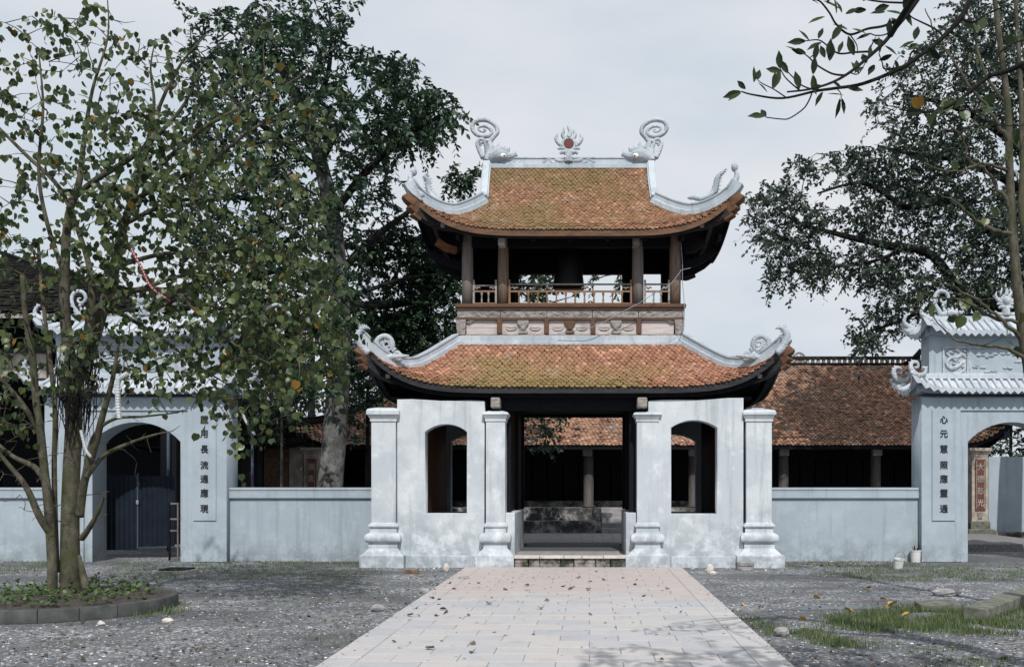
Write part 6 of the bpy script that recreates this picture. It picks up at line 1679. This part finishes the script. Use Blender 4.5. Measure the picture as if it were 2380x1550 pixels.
# litter of dead leaves
p=gpoly([(-30,1300),(2420,1300),(2420,1560),(-30,1560)],2200); p=p[(p[:,1]<20.9)&~((p[:,0]>-4.8)&(p[:,0]<4.1)&(p[:,1]>19.4))]; p2=gpoly([(1840,1300),(2140,1300),(2140,1320),(1840,1322)],500); p2=p2[(p2[:,1]>19.6)&(p2[:,1]<21.1)&(p2[:,0]>4.3)]
p3=np.stack([rg.uniform(PX0,PX1,130),rg.uniform(9,19.3,130),np.zeros(130)],-1)
p=np.concatenate([p[off_path(p)],p2]); p[:,2]=.012; p3[:,2]=.031; p=np.concatenate([p,p3])
n=len(p); a=rg.uniform(0,6.28,n); s=rg.uniform(.02,.065,n); tl_=rg.normal(0,.3,(n,2))
x=np.stack([np.cos(a),np.sin(a),tl_[:,0]],-1); y=np.stack([-np.sin(a),np.cos(a),tl_[:,1]],-1); z=np.cross(x,y)
o=scatter('leaf_litter',LEAF_V,LEAF_F,p,np.stack([x*s[:,None]*1.5,y*s[:,None],z*s[:,None]],-1),M['leaf_dry']); tag(o,'small dead brown leaves littered over the gravel','leaf litter',kind='stuff')
# puddle
po=gpoly([(1836,1412),(2122,1412),(2122,1414),(1836,1414)],2)
pts=[]
for k in range(28):
    a=2*math.pi*k/28; rx=143*(1+.12*math.sin(3*a)); ry=5.5*(1+.3*math.sin(2*a+1)); px=1985+rx*math.cos(a); py=1412+ry*math.sin(a)-(px-1985)*.018
    Y=H*F/(py-VY); pts.append(((px-VX)*Y/F,Y,.006))
o=obj('puddle',MB().add(pts,[tuple(range(28))]),M['water']); tag(o,'shallow elongated puddle on the dark gravel','puddle',kind='structure')

# fallen leaves one can count
fl=bpy.data.meshes.new('fallen_leaf'); fl.from_pydata([(v[0],v[1],v[2]*2.2) for v in HEART_V],[],HEART_F); fl.update()
fl2=fl.copy(); fl.materials.append(M['leaf_yellow']); fl2.materials.append(M['leaf_dry'])
def fleaf(px,py,me,label,group,s=.1,z=.006):
    Y=H*F/(py-VY); onp=(PX0<X(px,Y)<PX1); o=bpy.data.objects.new('fallen_leaf',me); COL.objects.link(o); o.location=(X(px,Y),Y,(.036 if onp else .018)+z)
    o.rotation_euler=(random.uniform(-.4,.4),random.uniform(-.4,.4),random.uniform(0,6.28)); o.scale=(s,s,s); tag(o,label,'leaf',group)
for (px,py) in ((2019,1369),(1890,1391),(2048,1396),(2080,1405),(1722,1406),(1874,1443),(2058,1416),(2112,1430),(1965,1420),(2210,1405),(2325,1532)):
    fleaf(px,py,fl,'yellow fallen leaf on the gravel right of the path','yellow fallen leaves on the gravel',s=random.uniform(.09,.13))
for (cx,cy) in ((610,408),(705,340),(675,290),(865,280),(1010,243),(1330,263),(1170,287),(1100,337),(1075,381),(768,415),(815,434),(935,453),(1400,407),(1460,360),(565,458),(460,623),(685,673),(965,636),(980,690),(1720,288),(1610,281),(2020,254),(2025,220),(1925,210),(2220,284),(1800,222),(1715,231),(1560,264),(2165,745),(1655,210),(1770,170),(760,245),(820,245),(710,235),(2075,327)):
    px,py=743.8+cx*.3645,1270.6+cy*.3645
    fleaf(px,py,fl2,'dry brown leaf lying on the pale paved path','brown fallen leaves on the path',s=random.uniform(.05,.09))

# stones, bricks, slabs
def rock(name,px,py,s,label,mat,sc=(1,1,1),seed=0):
    Y=H*F/(py-VY); r=random.Random(seed); mb=MB().ball((0,0,0),s,10,7,(1,1,1))
    mb.v=[(x*sc[0]*(1+r.uniform(-.15,.15)),y*sc[1]*(1+r.uniform(-.15,.15)),z*sc[2]*(1+r.uniform(-.12,.12))+s*sc[2]*.75) for x,y,z in mb.v]
    me=mesh_of(mb,name); o=link(name,me,None,M[mat]); o.location=(X(px,Y),Y,0); tag(o,label,'stone'); return o
rock('white_stone',1037,1328,.075,'white upright stone leaning by the left pillar plinth','stone_pale',(.8,.7,1.3),1)
rock('pale_stone',1650,1330,.08,'pale upright stone beside the round concrete discs','stone_pale',(1,.7,1.2),2)
rock('pale_stone',1657,1335,.05,'small pale stone lying in front of the upright pale stone','stone_pale',(1.4,.9,.8),3)
rock('dark_stone',1078,1348,.06,'small dark stone at the left edge of the path near the gate','stone',(1.6,1,.8),4)
rock('dark_stone',986,1379,.06,'dark stone lying left of the path in mid yard','stone',(1.5,1,.8),5)
rock('dark_stone',878,1420,.07,'dark stone on the left gravel near the path','stone',(1.4,1,.8),6)
rock('dark_stone',2197,1384,.11,'dark rounded stone on the right gravel behind the puddle','stone',(2.2,1,.6),7)
rock('pale_stone',390,1448,.05,'pale stone lying before the planter kerb','stone_pale',(1.5,1,.8),8)
rock('white_stone',235,1452,.035,'small white stone at the foot of the planter kerb','stone_pale',(1.4,1,.8),9)
rock('dark_stone',1817,1478,.07,'dark stone on the gravel right of the path','stone',(1.2,1,.9),10)
Y=H*F/(1333-VY); o=obj('loose_brick',MB().box(X(955,Y)-.15,X(955,Y)+.13,Y,Y+.12,0,.075),M['brick'],bevel=.01); tag(o,'reddish brick lying on the gravel before the left pillar','brick')
mb=MB(); Y=19.1; cx=X(1732,Y)
t=thing('concrete_discs','stack of two round concrete discs at the foot of the right pillar','concrete discs',(cx,Y,0))
for z in (0.0,.085): obj('disc',MB().lathe(cx,Y,[(z,.17),(z+.008,.18),(z+.072,.18),(z+.08,.17)],24),M['stone'],t,smooth=False,bevel=.006)
# buckets
def bucket(px,py,h,r0,r1,label,tilt,handle,stuff):
    Y=H*F/(py-VY); cx=X(px,Y); t=thing('bucket',label,'bucket',(cx,Y,0))
    prof=[(0,r0),(.004,r0),(h*.9,r1*.98),(h*.9,r1*1.05),(h,r1*1.06),(h,r1*.96),(h*.5,(r0+r1)/2*.94)]
    b=obj('bucket_body',MB().lathe(0,0,prof,22),M['bucket'],t,smooth=False); b.matrix_parent_inverse=Matrix.Identity(4); b.rotation_euler=(tilt,tilt*.6,0)
    if handle:
        pts=[(r1*1.06*math.cos(a),0,h+.02+r1*1.25*math.sin(a)) for a in np.linspace(0,math.pi,16)]
        c=obj('handle',MB().tube(pts,.005,6),M['steel'],t); c.matrix_parent_inverse=Matrix.Identity(4); c.rotation_euler=(tilt+.1,tilt*.6,.1)
    if stuff:
        mb=MB(); r=random.Random(3)
        for k in range(9): a=r.uniform(0,6.28); mb.tube([(0,0,h*.7),(math.cos(a)*r1*.7,math.sin(a)*r1*.7,h+r.uniform(.0,.12))],[.02,.012],5)
        c=obj('contents',mb,M['black'],t); c.matrix_parent_inverse=Matrix.Identity(4)
bucket(2087,1321,.21,.085,.105,'tipped white bucket with raised wire handle on the gravel',.12,True,False)
bucket(2128,1306,.27,.10,.115,'full white paint bucket against the base of the right arch gate',.0,False,True)
# concrete beams at right
t=thing('concrete_beam','broken mossy concrete beam lying in the grass at the right edge','concrete beam',(5.4,12.4,0))
a=Vector((4.86,11.9,0)); b=Vector((6.7,14.3,0)); dr=(b-a).normalized(); sd=Vector((dr.y,-dr.x,0))*.16
vs=[]
for k in range(9):
    c=a+(b-a)*k/8; j=lambda:random.uniform(-.012,.012)
    vs+=[(c.x-sd.x+j(),c.y-sd.y+j(),0),(c.x+sd.x+j(),c.y+sd.y+j(),0),(c.x+sd.x*.95+j(),c.y+sd.y*.95+j(),.17+j()),(c.x-sd.x*.95+j(),c.y-sd.y*.95+j(),.17+j())]
fs=[]
for k in range(8):
    for m in range(4): fs.append((k*4+m,k*4+(m+1)%4,k*4+4+(m+1)%4,k*4+4+m))
fs+=[(3,2,1,0),(32,33,34,35)]
obj('beam_block',MB().add(vs,fs),M['beam_stone'],t,bevel=.02)
Y=H*F/(1421-VY); o=obj('flat_slab',MB().add([(X(2140,Y),Y,0),(X(2235,Y),Y,0),(X(2240,Y),Y+.5,0),(X(2160,Y),Y+.6,0),(X(2140,Y),Y,.09),(X(2235,Y),Y,.11),(X(2240,Y),Y+.5,.12),(X(2160,Y),Y+.6,.08)],[(3,2,1,0),(4,5,6,7),(0,1,5,4),(1,2,6,5),(2,3,7,6),(3,0,4,7)]),M['beam_stone'],bevel=.02); tag(o,'low dark concrete slab in the grass left of the concrete beam','slab')
Y=H*F/(1326-VY); o=obj('cover_plate',MB().box(X(368,Y),X(430,Y),Y,Y+.5,0,.03),M['wood_dark'],bevel=.008); tag(o,'thin dark flat plate lying on the gravel before the left arch gate','plate')
for k,(px,py,c,) in enumerate(((1905,1313,0),(2030,1312,1))): pass
# cable across the tower front
pts=[W(1583,628,21.0),W(1575,640,20.98),W(1556,662,20.95),W(1520,682,20.9),W(1485,705,20.9),W(1440,728,20.9),W(1410,745,20.9),W(1370,762,20.9),W(1330,770,20.95),W(1296,776,21.0)]
o=obj('cable',MB().tube([tuple(p) for p in spline(pts,4)],.008,6),M['wire'],smooth=True); tag(o,'thin grey-blue cable slung across the balcony front of the tower','cable')
pts=[W(1582,560,21.0),W(1586,610,21.0),W(1586,650,21.0),W(1590,700,20.98),W(1590,740,20.97),W(1580,775,20.95),W(1555,795,20.8)]
o=obj('cable',MB().tube([tuple(p) for p in spline(pts,4)],.008,5),M['wire'],smooth=True); tag(o,'thin grey cable hanging down the right corner of the balcony','cable')
# ribbed decoration tubes in the bodhi tree
def ribbed(pts,Y,label,mat='hose',r=.035):
    q=spline([(a,b) for a,b in pts],14); P_=[W(a,b,Y) for a,b in q]; mb=MB(); mb.tube(P_,[r*(1 if i%2 else .86) for i in range(len(P_))],8)
    o=obj('rope_light',mb,M[mat]); tag(o,label,'rope light')
ribbed([(297,868),(276,885),(274,930),(277,972)],12.3,'pale ribbed rope light hanging before the left arch gate')
ribbed([(305,580),(330,625),(352,668),(395,700)],12.4,'red and white rope light twisted through the tree branches','hose_red',.02)
ribbed([(610,728),(625,715),(645,708),(665,720),(675,735)],12.3,'pale ribbed rope light looped over a branch tip','hose',.022)
ribbed([(188,1000),(200,1045),(212,1062)],12.75,'pale ribbed rope light tied to the trunk side','hose',.022)
ribbed([(560,950),(572,980),(592,1010)],12.6,'short pale ribbed rope light among lower leaves','hose',.018)
